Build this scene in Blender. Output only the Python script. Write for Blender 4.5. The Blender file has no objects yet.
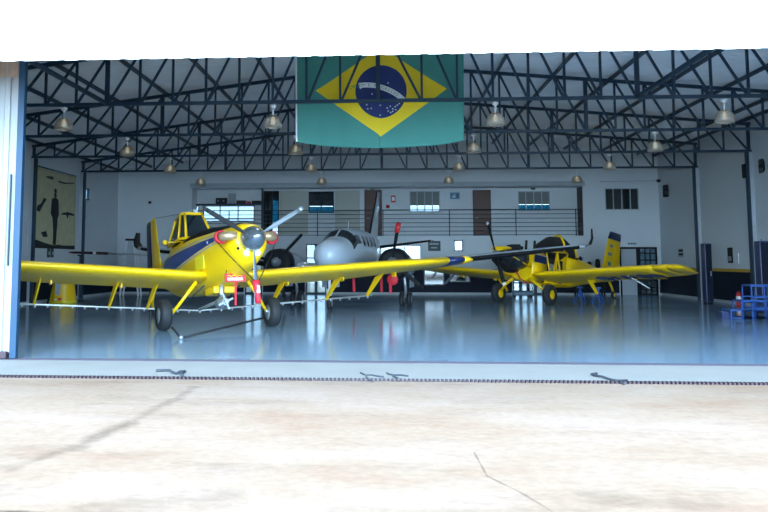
import bpy, math, random
from mathutils import Vector, Matrix
random.seed(7)
PI = math.pi
S = bpy.context.scene
COL = S.collection

# ------------------------------------------------------------------ camera, sky, sun, exposure
CAM_H, FPX, PX0, PY0, YAW, PITCH = 1.8, 890.0, 320.04, 167.42, 0.0745, 0.1041
cam_data = bpy.data.cameras.new('camera')
cam = bpy.data.objects.new('camera', cam_data)
COL.objects.link(cam)
cam.location = (0, 0, CAM_H)
cam.rotation_euler = (PI / 2 + PITCH, 0, YAW)
cam_data.sensor_width = 36.0
cam_data.lens = FPX / 768 * 36.0
cam_data.shift_x = (384 - PX0) / 768
cam_data.shift_y = -(256 - PY0) / 768
cam_data.clip_end = 800
S.camera = cam

world = bpy.data.worlds.new('overcast_sky')
S.world = world
world.use_nodes = True
wn = world.node_tree.nodes
wl_ = world.node_tree.links
wb = wn['Background']
wb.inputs['Strength'].default_value = 1.0
_tc = wn.new('ShaderNodeTexCoord'); _sx = wn.new('ShaderNodeSeparateXYZ'); wl_.new(_tc.outputs['Generated'], _sx.inputs[0])
_rp = wn.new('ShaderNodeValToRGB'); wl_.new(_sx.outputs['Z'], _rp.inputs[0]); 
# directional glow added to the sky behind the camera to brighten the hangar interior
_dt = wn.new('ShaderNodeVectorMath'); _dt.operation = 'DOT_PRODUCT'; wl_.new(_tc.outputs['Generated'], _dt.inputs[0]); _dt.inputs[1].default_value = (0.10, -0.955, 0.28)
_mx = wn.new('ShaderNodeMath'); _mx.operation = 'MAXIMUM'; wl_.new(_dt.outputs['Value'], _mx.inputs[0]); _mx.inputs[1].default_value = 0.0
_pw = wn.new('ShaderNodeMath'); _pw.operation = 'POWER'; wl_.new(_mx.outputs[0], _pw.inputs[0]); _pw.inputs[1].default_value = 5.0
_sc = wn.new('ShaderNodeVectorMath'); _sc.operation = 'SCALE'; _sc.inputs[0].default_value = (4.5, 6.6, 8.6); wl_.new(_pw.outputs[0], _sc.inputs['Scale'])
_ad = wn.new('ShaderNodeVectorMath'); _ad.operation = 'ADD'; wl_.new(_rp.outputs[0], _ad.inputs[0]); wl_.new(_sc.outputs[0], _ad.inputs[1])
wl_.new(_ad.outputs[0], wb.inputs['Color'])
_e = _rp.color_ramp.elements        # bright haze at the horizon, dimmer overhead
_e[0].position = 0.0; _e[0].color = (2.1, 3.0, 3.75, 1)
_e[1].position = 1.0; _e[1].color = (0.36, 0.56, 0.74, 1)
_m = _e.new(0.35); _m.color = (1.1, 1.62, 2.05, 1)

sun_data = bpy.data.lights.new('sun', 'SUN')
sun_data.energy = 0.5
sun_data.color = (1.0, 0.86, 0.68)
sun_data.angle = math.radians(20)
sun = bpy.data.objects.new('sun', sun_data)
COL.objects.link(sun)
sun.rotation_euler = (math.radians(-14), math.radians(12), 0)

S.view_settings.view_transform = 'Standard'
S.view_settings.look = 'None'
S.view_settings.gamma = 1.0
S.view_settings.exposure = 1.2
S.view_settings.use_curve_mapping = False

# ------------------------------------------------------------------ site measurements (metres)
YD = 16.30          # front edge of the hangar floor
YT = 13.65          # sliding door track
BAY = 6.058         # truss spacing
Y1 = 23.68          # first roof truss
YB = 47.9           # rear wall
XL, XR = -14.705, 14.284
ZC = 6.073          # bottom chord height
ZH = 4.987          # bottom of the header sheets
XK = -0.2           # ridge

def _ray(px, py):
    a = (px - PX0) / FPX
    b = -(py - PY0) / FPX
    c, s, cp, sp = math.cos(YAW), math.sin(YAW), math.cos(PITCH), math.sin(PITCH)
    return Vector((c * a + s * sp * b - s * cp, s * a - c * sp * b + c * cp, cp * b + sp))

def at(px, py, Y):
    """point of the plane y = Y seen at that place of the photograph"""
    d = _ray(px, py); t = Y / d.y
    return Vector((d.x * t, Y, CAM_H + d.z * t))

def gnd(px, py, z=0.0):
    d = _ray(px, py); t = (z - CAM_H) / d.z
    return Vector((d.x * t, d.y * t, z))

def atx(px, py, X):
    d = _ray(px, py); t = X / d.x
    return Vector((X, d.y * t, CAM_H + d.z * t))

# ------------------------------------------------------------------ materials
def new_mat(name):
    m = bpy.data.materials.new(name); m.use_nodes = True
    nt = m.node_tree
    return m, nt, nt.nodes, nt.links, nt.nodes['Principled BSDF']

def mat(name, col, rough=0.5, metal=0.0, noise=0.06, scale=6.0, bump=0.0, spec=0.5, emit=None, es=0.0):
    m, nt, N, L, P = new_mat(name)
    P.inputs['Roughness'].default_value = rough
    P.inputs['Metallic'].default_value = metal
    P.inputs['Specular IOR Level'].default_value = spec
    tc = N.new('ShaderNodeTexCoord')
    nz = N.new('ShaderNodeTexNoise'); nz.inputs['Scale'].default_value = scale; nz.inputs['Detail'].default_value = 4
    L.new(tc.outputs['Object'], nz.inputs['Vector'])
    mx = N.new('ShaderNodeMix'); mx.data_type = 'RGBA'
    mx.inputs[6].default_value = (*[max(0, c * (1 - noise)) for c in col], 1)
    mx.inputs[7].default_value = (*[min(1, c * (1 + noise)) for c in col], 1)
    L.new(nz.outputs['Fac'], mx.inputs[0]); L.new(mx.outputs[2], P.inputs['Base Color'])
    if bump:
        b = N.new('ShaderNodeBump'); b.inputs['Strength'].default_value = bump
        L.new(nz.outputs['Fac'], b.inputs['Height']); L.new(b.outputs['Normal'], P.inputs['Normal'])
    if emit:
        P.inputs['Emission Color'].default_value = (*emit, 1)
        P.inputs['Emission Strength'].default_value = es
    return m

def glass_mat(name, tint, gloss=0.08):
    m, nt, N, L, P = new_mat(name)
    N.remove(P)
    out = N['Material Output']
    t = N.new('ShaderNodeBsdfTransparent'); t.inputs['Color'].default_value = (*tint, 1)
    g = N.new('ShaderNodeBsdfGlossy'); g.inputs['Roughness'].default_value = 0.04
    mx = N.new('ShaderNodeMixShader'); mx.inputs[0].default_value = gloss
    L.new(t.outputs[0], mx.inputs[1]); L.new(g.outputs[0], mx.inputs[2]); L.new(mx.outputs[0], out.inputs['Surface'])
    return m

M = {}
M['wall'] = mat('white_wall_paint', (0.66, 0.70, 0.73), 0.6, noise=0.04, scale=0.5)
M['navy'] = mat('navy_wall_paint', (0.005, 0.010, 0.024), 0.6, noise=0.1, spec=0.2)
M['stripe'] = mat('yellow_line_paint', (0.55, 0.32, 0.02), 0.5)
M['skirt'] = mat('pale_skirting', (0.42, 0.46, 0.50), 0.5)
M['roof'] = mat('galvanised_sheet', (0.86, 0.88, 0.90), 0.45, noise=0.08, scale=0.8)
M['steel'] = mat('dark_blue_steel_paint', (0.004, 0.026, 0.052), 0.45, noise=0.15, scale=2)
M['bluedoor'] = mat('bright_blue_steel_paint', (0.003, 0.038, 0.09), 0.5, noise=0.2, scale=2)
M['rail'] = mat('dark_grey_railing', (0.02, 0.03, 0.045), 0.4)
M['brown'] = mat('brown_wood_door', (0.10, 0.035, 0.022), 0.5, noise=0.2, scale=3)
M['darkbrown'] = mat('dark_brown_board', (0.03, 0.012, 0.012), 0.5)
M['beige'] = mat('beige_panel', (0.47, 0.48, 0.42), 0.6)
M['black'] = mat('black_paint', (0.005, 0.006, 0.008), 0.6, spec=0.25)
M['blackm'] = mat('matt_black', (0.010, 0.011, 0.014), 0.75)
M['rubber'] = mat('tyre_rubber', (0.014, 0.016, 0.019), 0.7, bump=0.1, scale=40)
M['grey'] = mat('grey_metal', (0.30, 0.33, 0.36), 0.4, 0.6)
M['spinner'] = mat('polished_grey_metal', (0.36, 0.40, 0.44), 0.22, 0.85)
M['alu'] = mat('bare_aluminium', (0.55, 0.58, 0.60), 0.35, 0.7)
M['white'] = mat('white_paint', (0.75, 0.77, 0.78), 0.4)
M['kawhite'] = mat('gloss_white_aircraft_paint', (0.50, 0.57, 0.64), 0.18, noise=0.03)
M['red'] = mat('red_fabric', (0.62, 0.012, 0.03), 0.6)
M['redp'] = mat('red_paint', (0.55, 0.02, 0.025), 0.4)
M['darkred'] = mat('dark_red_cloth', (0.035, 0.004, 0.010), 0.6)
M['yellow'] = mat('crop_duster_yellow', (0.95, 0.58, 0.003), 0.3, noise=0.03, scale=2)
M['paley'] = mat('pale_yellow_panel', (1.0, 0.80, 0.012), 0.35)
M['navyp'] = mat('navy_aircraft_paint', (0.010, 0.022, 0.10), 0.3)
M['bronze'] = mat('heated_exhaust_metal', (0.60, 0.42, 0.24), 0.4, 0.7)
M['glass'] = mat('dark_canopy_glass', (0.012, 0.02, 0.025), 0.06, spec=0.8)
M['bluep'] = mat('bright_blue_tube_paint', (0.008, 0.065, 0.28), 0.4)
M['clear'] = glass_mat('clear_pane', (0.42, 0.47, 0.50))
M['teal'] = glass_mat('teal_tinted_pane', (0.02, 0.12, 0.16))
M['smoke'] = glass_mat('smoked_pane', (0.06, 0.085, 0.10))
M['blind'] = mat('grey_roller_blind', (0.20, 0.22, 0.22), 0.7)
M['banner'] = mat('yellowed_cloth', (0.56, 0.52, 0.31), 0.8, noise=0.25, scale=2.5)
M['ink'] = mat('black_ink', (0.015, 0.018, 0.02), 0.8)
M['creased'] = mat('pale_cloth', (0.6, 0.57, 0.36), 0.8)
M['fgreen'] = mat('flag_green_cloth', (0.055, 0.245, 0.205), 0.75, noise=0.05)
M['fyellow'] = mat('flag_yellow_cloth', (0.80, 0.57, 0.01), 0.75)
M['fblue'] = mat('flag_blue_cloth', (0.012, 0.028, 0.13), 0.75)
M['fwhite'] = mat('flag_white_cloth', (0.72, 0.74, 0.74), 0.75)
M['fletter'] = mat('flag_green_lettering', (0.02, 0.22, 0.10), 0.75)
M['signblue'] = mat('blue_sign_face', (0.05, 0.20, 0.36), 0.5)
M['signdark'] = mat('dark_green_sign_face', (0.012, 0.035, 0.04), 0.5)
M['concrete'] = mat('threshold_concrete', (0.285, 0.265, 0.25), 0.75, noise=0.12, scale=1.2)
M['rust'] = mat('rusty_track_steel', (0.055, 0.03, 0.04), 0.7, noise=0.4, scale=20)
M['earth'] = mat('pale_earth', (0.42, 0.36, 0.28), 0.9, noise=0.2, scale=0.3)
M['oil'] = mat('dark_cable_sheath', (0.035, 0.045, 0.06), 0.7)

def apron_mat():
    m, nt, N, L, P = new_mat('worn_pale_concrete')
    P.inputs['Roughness'].default_value = 0.85
    P.inputs['Specular IOR Level'].default_value = 0.2
    tc = N.new('ShaderNodeTexCoord')
    def noise(sc, det, vec=None, rough=0.6):
        n = N.new('ShaderNodeTexNoise'); n.inputs['Scale'].default_value = sc
        n.inputs['Detail'].default_value = det; n.inputs['Roughness'].default_value = rough
        L.new(vec or tc.outputs['Object'], n.inputs['Vector']); return n
    mp = N.new('ShaderNodeMapping'); mp.inputs['Scale'].default_value = (0.32, 0.55, 1); L.new(tc.outputs['Object'], mp.inputs['Vector'])
    n1 = noise(1.0, 8, mp.outputs['Vector'], 0.68)
    r1 = N.new('ShaderNodeValToRGB'); L.new(n1.outputs['Fac'], r1.inputs['Fac'])
    e = r1.color_ramp.elements
    e[0].position = 0.34; e[0].color = (0.30, 0.185, 0.13, 1)
    e[1].position = 0.62; e[1].color = (0.37, 0.262, 0.21, 1)
    a = r1.color_ramp.elements.new(0.46); a.color = (0.33, 0.225, 0.165, 1)
    n2 = noise(9.0, 6); r2 = N.new('ShaderNodeMapRange')
    r2.inputs['From Min'].default_value = 0.3; r2.inputs['From Max'].default_value = 0.7
    r2.inputs['To Min'].default_value = 0.86; r2.inputs['To Max'].default_value = 1.06
    L.new(n2.outputs['Fac'], r2.inputs['Value'])
    mp3 = N.new('ShaderNodeMapping'); mp3.inputs['Scale'].default_value = (0.35, 0.9, 1); L.new(tc.outputs['Object'], mp3.inputs['Vector'])
    n3 = noise(1.3, 9, mp3.outputs['Vector'], 0.75); r3 = N.new('ShaderNodeMapRange')
    r3.inputs['From Min'].default_value = 0.53; r3.inputs['From Max'].default_value = 0.72
    r3.inputs['To Min'].default_value = 1.0; r3.inputs['To Max'].default_value = 0.72
    L.new(n3.outputs['Fac'], r3.inputs['Value'])
    mu = N.new('ShaderNodeMath'); mu.operation = 'MULTIPLY'; L.new(r2.outputs[0], mu.inputs[0]); L.new(r3.outputs[0], mu.inputs[1])
    vm = N.new('ShaderNodeVectorMath'); vm.operation = 'SCALE'
    L.new(r1.outputs['Color'], vm.inputs[0]); L.new(mu.outputs[0], vm.inputs['Scale'])
    # old stains and cracks, each along its own line on the slab
    fac = None
    nw = noise(2.2, 5)
    for (pa, pb, wd, st) in ((gnd(196, 387), gnd(128, 424), .10, .30), (gnd(128, 424), gnd(82, 444), .13, .42), (gnd(82, 444), gnd(15, 468), .12, .32),
                             (gnd(474, 452), gnd(487, 476), .012, .5), (gnd(487, 476), gnd(520, 492), .016, .5), (gnd(520, 492), gnd(566, 520), .022, .5),
                             (gnd(-20, 510), gnd(38, 513), .05, .75), (gnd(95, 508), gnd(230, 496), .22, .22), (gnd(600, 497), gnd(700, 505), .25, .22)):
        ab = pb - pa
        def vm_(op_, a, b2):
            n_ = N.new('ShaderNodeVectorMath'); n_.operation = op_
            for i_, v_ in enumerate((a, b2)):
                if isinstance(v_, (tuple, Vector)): n_.inputs[i_].default_value = tuple(v_)
                elif v_ is not None: L.new(v_, n_.inputs[i_])
            return n_
        def ma_(op_, a, b2, clamp=False):
            n_ = N.new('ShaderNodeMath'); n_.operation = op_; n_.use_clamp = clamp
            for i_, v_ in enumerate((a, b2)):
                if isinstance(v_, (int, float)): n_.inputs[i_].default_value = v_
                else: L.new(v_, n_.inputs[i_])
            return n_.outputs[0]
        d0 = vm_('SUBTRACT', tc.outputs['Object'], tuple(pa)).outputs['Vector']
        tt = ma_('DIVIDE', vm_('DOT_PRODUCT', d0, tuple(ab)).outputs['Value'], ab.length_squared, True)
        pr = N.new('ShaderNodeVectorMath'); pr.operation = 'SCALE'; pr.inputs[0].default_value = tuple(ab); L.new(tt, pr.inputs['Scale'])
        ln = vm_('LENGTH', vm_('SUBTRACT', d0, pr.outputs['Vector']).outputs['Vector'], None).outputs['Value']
        ln = ma_('ADD', ln, ma_('MULTIPLY', ma_('SUBTRACT', nw.outputs['Fac'], 0.5), wd * 4.5))
        k_ = ma_('MULTIPLY', ma_('SUBTRACT', 1.0, ma_('DIVIDE', ma_('ABSOLUTE', ln, 0.0), wd * 1.15), True), st)
        fac = k_ if fac is None else ma_('MAXIMUM', fac, k_)
    v2 = N.new('ShaderNodeVectorMath'); v2.operation = 'SCALE'; L.new(vm.outputs[0], v2.inputs[0]); L.new(ma_('SUBTRACT', 1.0, fac), v2.inputs['Scale'])
    L.new(v2.outputs[0], P.inputs['Base Color'])
    b = N.new('ShaderNodeBump'); b.inputs['Strength'].default_value = 0.15; L.new(n2.outputs['Fac'], b.inputs['Height']); L.new(b.outputs['Normal'], P.inputs['Normal'])
    return m
M['apron'] = apron_mat()

def floor_mat():
    m, nt, N, L, P = new_mat('polished_epoxy_floor')
    tc = N.new('ShaderNodeTexCoord')
    n = N.new('ShaderNodeTexNoise'); n.inputs['Scale'].default_value = 0.5; n.inputs['Detail'].default_value = 5
    L.new(tc.outputs['Object'], n.inputs['Vector'])
    mx = N.new('ShaderNodeMix'); mx.data_type = 'RGBA'
    mx.inputs[6].default_value = (0.20, 0.30, 0.41, 1); mx.inputs[7].default_value = (0.25, 0.36, 0.48, 1)
    L.new(n.outputs['Fac'], mx.inputs[0]); L.new(mx.outputs[2], P.inputs['Base Color'])
    mr = N.new('ShaderNodeMapRange'); mr.inputs['To Min'].default_value = 0.09; mr.inputs['To Max'].default_value = 0.18
    L.new(n.outputs['Fac'], mr.inputs['Value']); L.new(mr.outputs[0], P.inputs['Roughness'])
    P.inputs['IOR'].default_value = 1.45
    return m
M['floor'] = floor_mat()

def fuselage_mat():
    """yellow aircraft skin, painted blue flash with pale outlines along the side and a matt black top deck"""
    m, nt, N, L, P = new_mat('yellow_skin_with_blue_flash')
    P.inputs['Roughness'].default_value = 0.3
    tc = N.new('ShaderNodeTexCoord'); sx = N.new('ShaderNodeSeparateXYZ'); L.new(tc.outputs['Object'], sx.inputs[0])
    def lin(x0, z0, x1, z1):
        mr = N.new('ShaderNodeMapRange'); mr.clamp = False
        mr.inputs['From Min'].default_value = x0; mr.inputs['From Max'].default_value = x1
        mr.inputs['To Min'].default_value = z0; mr.inputs['To Max'].default_value = z1
        L.new(sx.outputs['X'], mr.inputs['Value']); return mr.outputs[0]
    def op(o, a, b):
        n = N.new('ShaderNodeMath'); n.operation = o
        for i, v in enumerate((a, b)):
            if isinstance(v, (int, float)): n.inputs[i].default_value = v
            else: L.new(v, n.inputs[i])
        return n.outputs[0]
    X, Z = sx.outputs['X'], sx.outputs['Z']
    up = lin(1.75, 2.20, -2.9, 2.34); lo = lin(1.75, 2.10, -2.9, 1.80)
    xr = op('MULTIPLY', op('LESS_THAN', X, 1.75), op('GREATER_THAN', X, -3.6))
    band = op('MULTIPLY', op('MULTIPLY', op('LESS_THAN', Z, up), op('GREATER_THAN', Z, lo)), xr)
    def near(edge, d): return op('MULTIPLY', op('LESS_THAN', op('ABSOLUTE', op('SUBTRACT', Z, edge), 0), d), xr)
    upo = op('ADD', up, 0.055); loo = op('SUBTRACT', lo, 0.055)
    outline = op('MAXIMUM', near(upo, 0.028), near(loo, 0.028))
    deck = op('MULTIPLY', op('MULTIPLY', op('GREATER_THAN', Z, lin(2.3, 2.29, -1.3, 2.52)), op('LESS_THAN', X, 2.25)), op('GREATER_THAN', X, -1.5))
    def mix(f, a, b):
        mx = N.new('ShaderNodeMix'); mx.data_type = 'RGBA'; L.new(f, mx.inputs[0])
        if isinstance(a, tuple): mx.inputs[6].default_value = (*a, 1)
        else: L.new(a, mx.inputs[6])
        mx.inputs[7].default_value = (*b, 1); return mx.outputs[2]
    c = mix(band, (0.95, 0.58, 0.003), (0.012, 0.045, 0.20))
    c = mix(outline, c, (0.45, 0.42, 0.28))
    c = mix(deck, c, (0.012, 0.013, 0.015))
    L.new(c, P.inputs['Base Color'])
    L.new(op('ADD', op('MULTIPLY', deck, 0.45), 0.3), P.inputs['Roughness']); L.new(op('SUBTRACT', 0.5, op('MULTIPLY', deck, 0.4)), P.inputs['Specular IOR Level'])
    return m
M['fuse'] = fuselage_mat()

def lamp_shade_mat():
    m, nt, N, L, P = new_mat('prismatic_lamp_shade')
    P.inputs['Base Color'].default_value = (0.50, 0.46, 0.39, 1)
    P.inputs['Roughness'].default_value = 0.3
    tr = N.new('ShaderNodeBsdfTransparent'); tr.inputs['Color'].default_value = (0.85, 0.80, 0.72, 1)
    mx = N.new('ShaderNodeMixShader'); mx.inputs[0].default_value = 0.45
    L.new(P.outputs[0], mx.inputs[1]); L.new(tr.outputs[0], mx.inputs[2]); L.new(mx.outputs[0], N['Material Output'].inputs['Surface'])
    tc = N.new('ShaderNodeTexCoord'); w = N.new('ShaderNodeTexWave'); w.inputs['Scale'].default_value = 30
    L.new(tc.outputs['Object'], w.inputs['Vector'])
    b = N.new('ShaderNodeBump'); b.inputs['Strength'].default_value = 0.3
    L.new(w.outputs['Fac'], b.inputs['Height']); L.new(b.outputs['Normal'], P.inputs['Normal'])
    return m
M['shade'] = lamp_shade_mat()
M['bulb'] = mat('lit_bulb', (0.9, 0.9, 0.85), 0.3, emit=(1.0, 0.92, 0.75), es=0.7)

def sheet_mat():
    m, nt, N, L, P = new_mat('white_profiled_sheet')
    P.inputs['Roughness'].default_value = 0.5
    tc = N.new('ShaderNodeTexCoord'); mp = N.new('ShaderNodeMapping'); mp.inputs['Scale'].default_value = (3, 3, 0.25)
    n = N.new('ShaderNodeTexNoise'); n.inputs['Scale'].default_value = 1.2; n.inputs['Detail'].default_value = 6
    L.new(tc.outputs['Object'], mp.inputs[0]); L.new(mp.outputs[0], n.inputs['Vector'])
    r = N.new('ShaderNodeValToRGB'); r.color_ramp.elements[0].position = 0.28; r.color_ramp.elements[0].color = (0.70, 0.76, 0.80, 1)
    r.color_ramp.elements[1].position = 0.5; r.color_ramp.elements[1].color = (0.86, 0.88, 0.88, 1)
    L.new(n.outputs['Fac'], r.inputs[0]); L.new(r.outputs[0], P.inputs['Base Color'])
    return m
M['sheet'] = sheet_mat()

# ------------------------------------------------------------------ mesh helpers
class MB:
    def __init__(s): s.v = []; s.f = []; s.sm = []
    def add(s, vs, fs, smooth=False):
        o = len(s.v); s.v += [tuple(v) for v in vs]
        for f in fs: s.f.append(tuple(i + o for i in f)); s.sm.append(smooth)
        return s
    def box(s, x0, x1, y0, y1, z0, z1):
        vs = [(x, y, z) for z in (z0, z1) for y in (y0, y1) for x in (x0, x1)]
        return s.add(vs, [(0, 2, 3, 1), (4, 5, 7, 6), (0, 1, 5, 4), (2, 6, 7, 3), (0, 4, 6, 2), (1, 3, 7, 5)])
    def bar(s, a, b, w, h=None, up=(0, 0, 1)):
        """rectangular bar from a to b"""
        h = h or w; a, b = Vector(a), Vector(b); d = (b - a).normalized(); u = Vector(up)
        if abs(d.dot(u)) > 0.98: u = Vector((0, 1, 0))
        r = d.cross(u).normalized() * w / 2; u = r.cross(d).normalized() * h / 2
        vs = [p + i * r + j * u for p in (a, b) for (i, j) in ((-1, -1), (1, -1), (1, 1), (-1, 1))]
        return s.add(vs, [(0, 1, 2, 3), (7, 6, 5, 4), (0, 4, 5, 1), (1, 5, 6, 2), (2, 6, 7, 3), (3, 7, 4, 0)])
    def tube(s, pts, r, n=10, caps=True):
        pts = [Vector(p) for p in pts]; k = len(pts)
        rr = r if isinstance(r, (list, tuple)) else [r] * k
        rings = []; ref = None
        for i, p in enumerate(pts):
            d = (pts[min(i + 1, k - 1)] - pts[max(i - 1, 0)]).normalized()
            if ref is None:
                ref = Vector((0, 0, 1)) if abs(d.z) < 0.9 else Vector((0, 1, 0))
            u = (ref - d * ref.dot(d)).normalized(); ref = u; w = d.cross(u)
            rings.append([p + (u * math.cos(2 * PI * j / n) + w * math.sin(2 * PI * j / n)) * rr[i] for j in range(n)])
        return s.rings(rings, caps)
    def rings(s, rings, caps=True, smooth=True, closed=True):
        n = len(rings[0]); vs = [v for r in rings for v in r]; fs = []
        for i in range(len(rings) - 1):
            for j in range(n if closed else n - 1):
                fs.append((i * n + j, i * n + (j + 1) % n, (i + 1) * n + (j + 1) % n, (i + 1) * n + j))
        s.add(vs, fs, smooth)
        if caps:
            o = len(s.v) - len(vs)
            s.f.append(tuple(o + j for j in reversed(range(n)))); s.sm.append(False)
            s.f.append(tuple(o + (len(rings) - 1) * n + j for j in range(n))); s.sm.append(False)
        return s
    def lathe(s, prof, c=(0, 0, 0), axis='z', n=20, caps=True):
        """prof: (distance along the axis, radius)"""
        c = Vector(c); rings = []
        for (h, r) in prof:
            R = []
            for j in range(n):
                a = 2 * PI * j / n; p, q = r * math.cos(a), r * math.sin(a)
                R.append(c + (Vector((p, q, h)) if axis == 'z' else Vector((h, p, q)) if axis == 'x' else Vector((p, h, q))))
            rings.append(R)
        return s.rings(rings, caps)
    def prism(s, poly, ext):
        """poly: list of 3D points of a planar outline, ext: extrusion vector"""
        n = len(poly); e = Vector(ext); vs = [Vector(p) for p in poly] + [Vector(p) + e for p in poly]
        fs = [tuple(range(n)), tuple(range(2 * n - 1, n - 1, -1))] + [(j, j + n, (j + 1) % n + n, (j + 1) % n) for j in range(n)]
        return s.add(vs, fs)
    def build(s, name, m, parent=None, bevel=0.0, sub=0):
        me = bpy.data.meshes.new(name); me.from_pydata(s.v, [], s.f); me.validate(); me.update()
        import bmesh
        bm = bmesh.new(); bm.from_mesh(me); bmesh.ops.recalc_face_normals(bm, faces=bm.faces[:]); bm.to_mesh(me); bm.free()
        if len(me.polygons) == len(s.sm):
            me.polygons.foreach_set('use_smooth', s.sm)
        me.materials.append(m)
        o = bpy.data.objects.new(name, me); COL.objects.link(o)
        if parent: o.parent = parent
        if bevel:
            b = o.modifiers.new('bevel', 'BEVEL'); b.width = bevel; b.segments = 2; b.limit_method = 'ANGLE'
        if sub:
            b = o.modifiers.new('sub', 'SUBSURF'); b.levels = sub; b.render_levels = sub
        return o

def tag(o, label, cat, group=None, kind=None):
    o['label'] = label; o['category'] = cat
    if group: o['group'] = group
    if kind: o['kind'] = kind
    return o

def thing(name, label, cat, loc=(0, 0, 0), rot=(0, 0, 0), group=None):
    o = bpy.data.objects.new(name, None); COL.objects.link(o)
    o.empty_display_size = 0.2; o.location = loc; o.rotation_euler = rot
    return tag(o, label, cat, group)

def struct(name, mb, m, parent=None, **k):
    o = mb.build(name, m, parent, **k)
    if not parent: o['kind'] = 'structure'
    return o

def copy_tree(o, parent=None):
    c = o.copy(); COL.objects.link(c)
    if parent: c.parent = parent
    for ch in list(o.children): copy_tree(ch, c)
    return c

def wall_grid(mb, u0, u1, z0, z1, holes, put):
    """cover the rectangle u0..u1 x z0..z1 leaving the rectangles of holes (u0,u1,z0,z1) open"""
    holes = [(max(u0, h[0]), min(u1, h[1]), max(z0, h[2]), min(z1, h[3])) for h in holes]
    holes = [h for h in holes if h[0] < h[1] and h[2] < h[3]]
    us = sorted({u0, u1, *[h[0] for h in holes], *[h[1] for h in holes]})
    zs = sorted({z0, z1, *[h[2] for h in holes], *[h[3] for h in holes]})
    for a, b in zip(us, us[1:]):
        run = None
        for c, d in zip(zs, zs[1:]):
            mu, mz = (a + b) / 2, (c + d) / 2
            solid = not any(h[0] < mu < h[1] and h[2] < mz < h[3] for h in holes)
            if solid: run = (run[0], d) if run else (c, d)
            if run and (not solid or d == zs[-1]):
                put(mb, a, b, run[0], run[1]); run = None
    return mb

def rect(px0, px1, py0, py1, Y):
    a, b = at(px0, py1, Y), at(px1, py0, Y)
    c, d = at(px0, py0, Y), at(px1, py1, Y)
    return ((a.x + c.x) / 2, (b.x + d.x) / 2, (a.z + d.z) / 2, (b.z + c.z) / 2)

# ================================================================== GROUND
g = MB(); n = 24
g.add([(-60, -25, 0), (60, -25, 0), (60, YT - 0.05, 0), (-60, YT - 0.05, 0)], [(0, 1, 2, 3)])
g.add([(-60, -25, -0.3), (60, -25, -0.3), (60, YT - 0.05, -0.3), (-60, YT - 0.05, -0.3)], [(3, 2, 1, 0)])
struct('apron', g, M['apron'])
struct('ground', MB().box(-300, 300, -25.0, 400, -0.6, -0.31), M['earth'])
struct('threshold', MB().box(-20, 20, YT + 0.08, YD, -0.25, 0.0), M['concrete'])
struct('floor', MB().box(XL, XR, YD + 0.002, YB + 1.6, -0.25, 0.004), M['floor'])
# toothed sliding-door track let into the ground
t = MB(); t.box(-20, 20, YT - 0.045, YT + 0.075, -0.2, -0.01)
x = -9.0
while x < 9.5:
    t.box(x, x + 0.035, YT - 0.05, YT + 0.08, -0.015, 0.03); x += 0.062
struct('trim_1', t, M['rust'])
# narrow joint between threshold and hall floor
struct('trim_2', MB().box(-14, 12, YD - 0.32, YD + 0.0, 0.0, 0.006), mat('joint_strip', (0.13, 0.11, 0.14), 0.9, spec=0.1))

# ================================================================== SHELL
def roof_z(x):
    if x < XK: return ZC + 0.45 + (2.31 - 0.45) * (x - XL) / (XK - XL) + 0.24
    return ZC + 1.07 + (2.31 - 1.07) * (XR - x) / (XR - XK) + 0.24
T = 0.2
# rear wall
recess = rect(192, 583, 187, 236, YB)
RX0, RX1, RZ0, RZ1 = recess
win_hi = rect(605, 639, 188, 210, YB)
win_a = rect(380, 421, 245, 262, YB)
win_b = rect(454, 463, 240, 251, YB)
win_c = rect(424, 444, 268, 285, YB)
win_d = rect(450, 470, 268, 282, YB)
gd = [(*rect(245, 262, 247, 294, YB)[:2], 0.0, rect(245, 262, 247, 294, YB)[3]),
      (*rect(306, 326, 244, 294, YB)[:2], 0.0, rect(306, 326, 244, 294, YB)[3]),
      (*rect(513, 543, 262, 294, YB)[:2], 0.0, rect(513, 543, 262, 294, YB)[3])]
dr = (*rect(620, 658, 247, 294, YB)[:2], 0.0, rect(620, 658, 247, 294, YB)[3])
holes = [recess, win_hi, win_a, win_b, win_c, win_d, dr] + gd
mb = MB()
wall_grid(mb, XL, XR, 0, ZC, holes, lambda m_, a, b, c, d: m_.box(a, b, YB, YB + T, c, d))
mb.prism([(XL, YB, ZC), (XR, YB, ZC), (XR, YB, roof_z(XR)), (XK, YB, roof_z(XK)), (XL, YB, roof_z(XL))], (0, T, 0))
struct('wall_back', mb, M['wall'])
# side walls
wl = [atx(81.5, 200, XL).y, atx(90, 200, XL).y, atx(85, 199.5, XL).z, atx(85, 187.5, XL).z]
mb = MB(); wall_grid(mb, YT, YB, 0, roof_z(XL), [tuple(wl)], lambda m_, a, b, c, d: m_.box(XL - T, XL, a, b, c, d))
struct('wall_left', mb, M['wall'])
mb = MB(); mb.box(XR, XR + T, YT, YB, 0, roof_z(XR))
struct('wall_right', mb, M['wall'])
# roof of profiled sheets, ribs running down the slope
def sheet_roof():
    mb = MB(); p = 0.24; ys = []; y = YT - 0.15
    while y < YB + T + 0.1:
        ys += [(y, 0), (y + 0.10, 0), (y + 0.14, 0.06), (y + 0.20, 0.06)]; y += p
    xs = [XL - 0.3, XK, XR + 0.3]
    vs = [(x, yy, roof_z(x) + dz) for x in xs for (yy, dz) in ys]
    k = len(ys); fs = [(i * k + j, i * k + j + 1, (i + 1) * k + j + 1, (i + 1) * k + j) for i in range(2) for j in range(k - 1)]
    mb.add(vs, fs)
    return mb
o = struct('ceiling', sheet_roof(), M['roof'])
sm = o.modifiers.new('solid', 'SOLIDIFY'); sm.thickness = 0.012; sm.offset = 1
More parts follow.
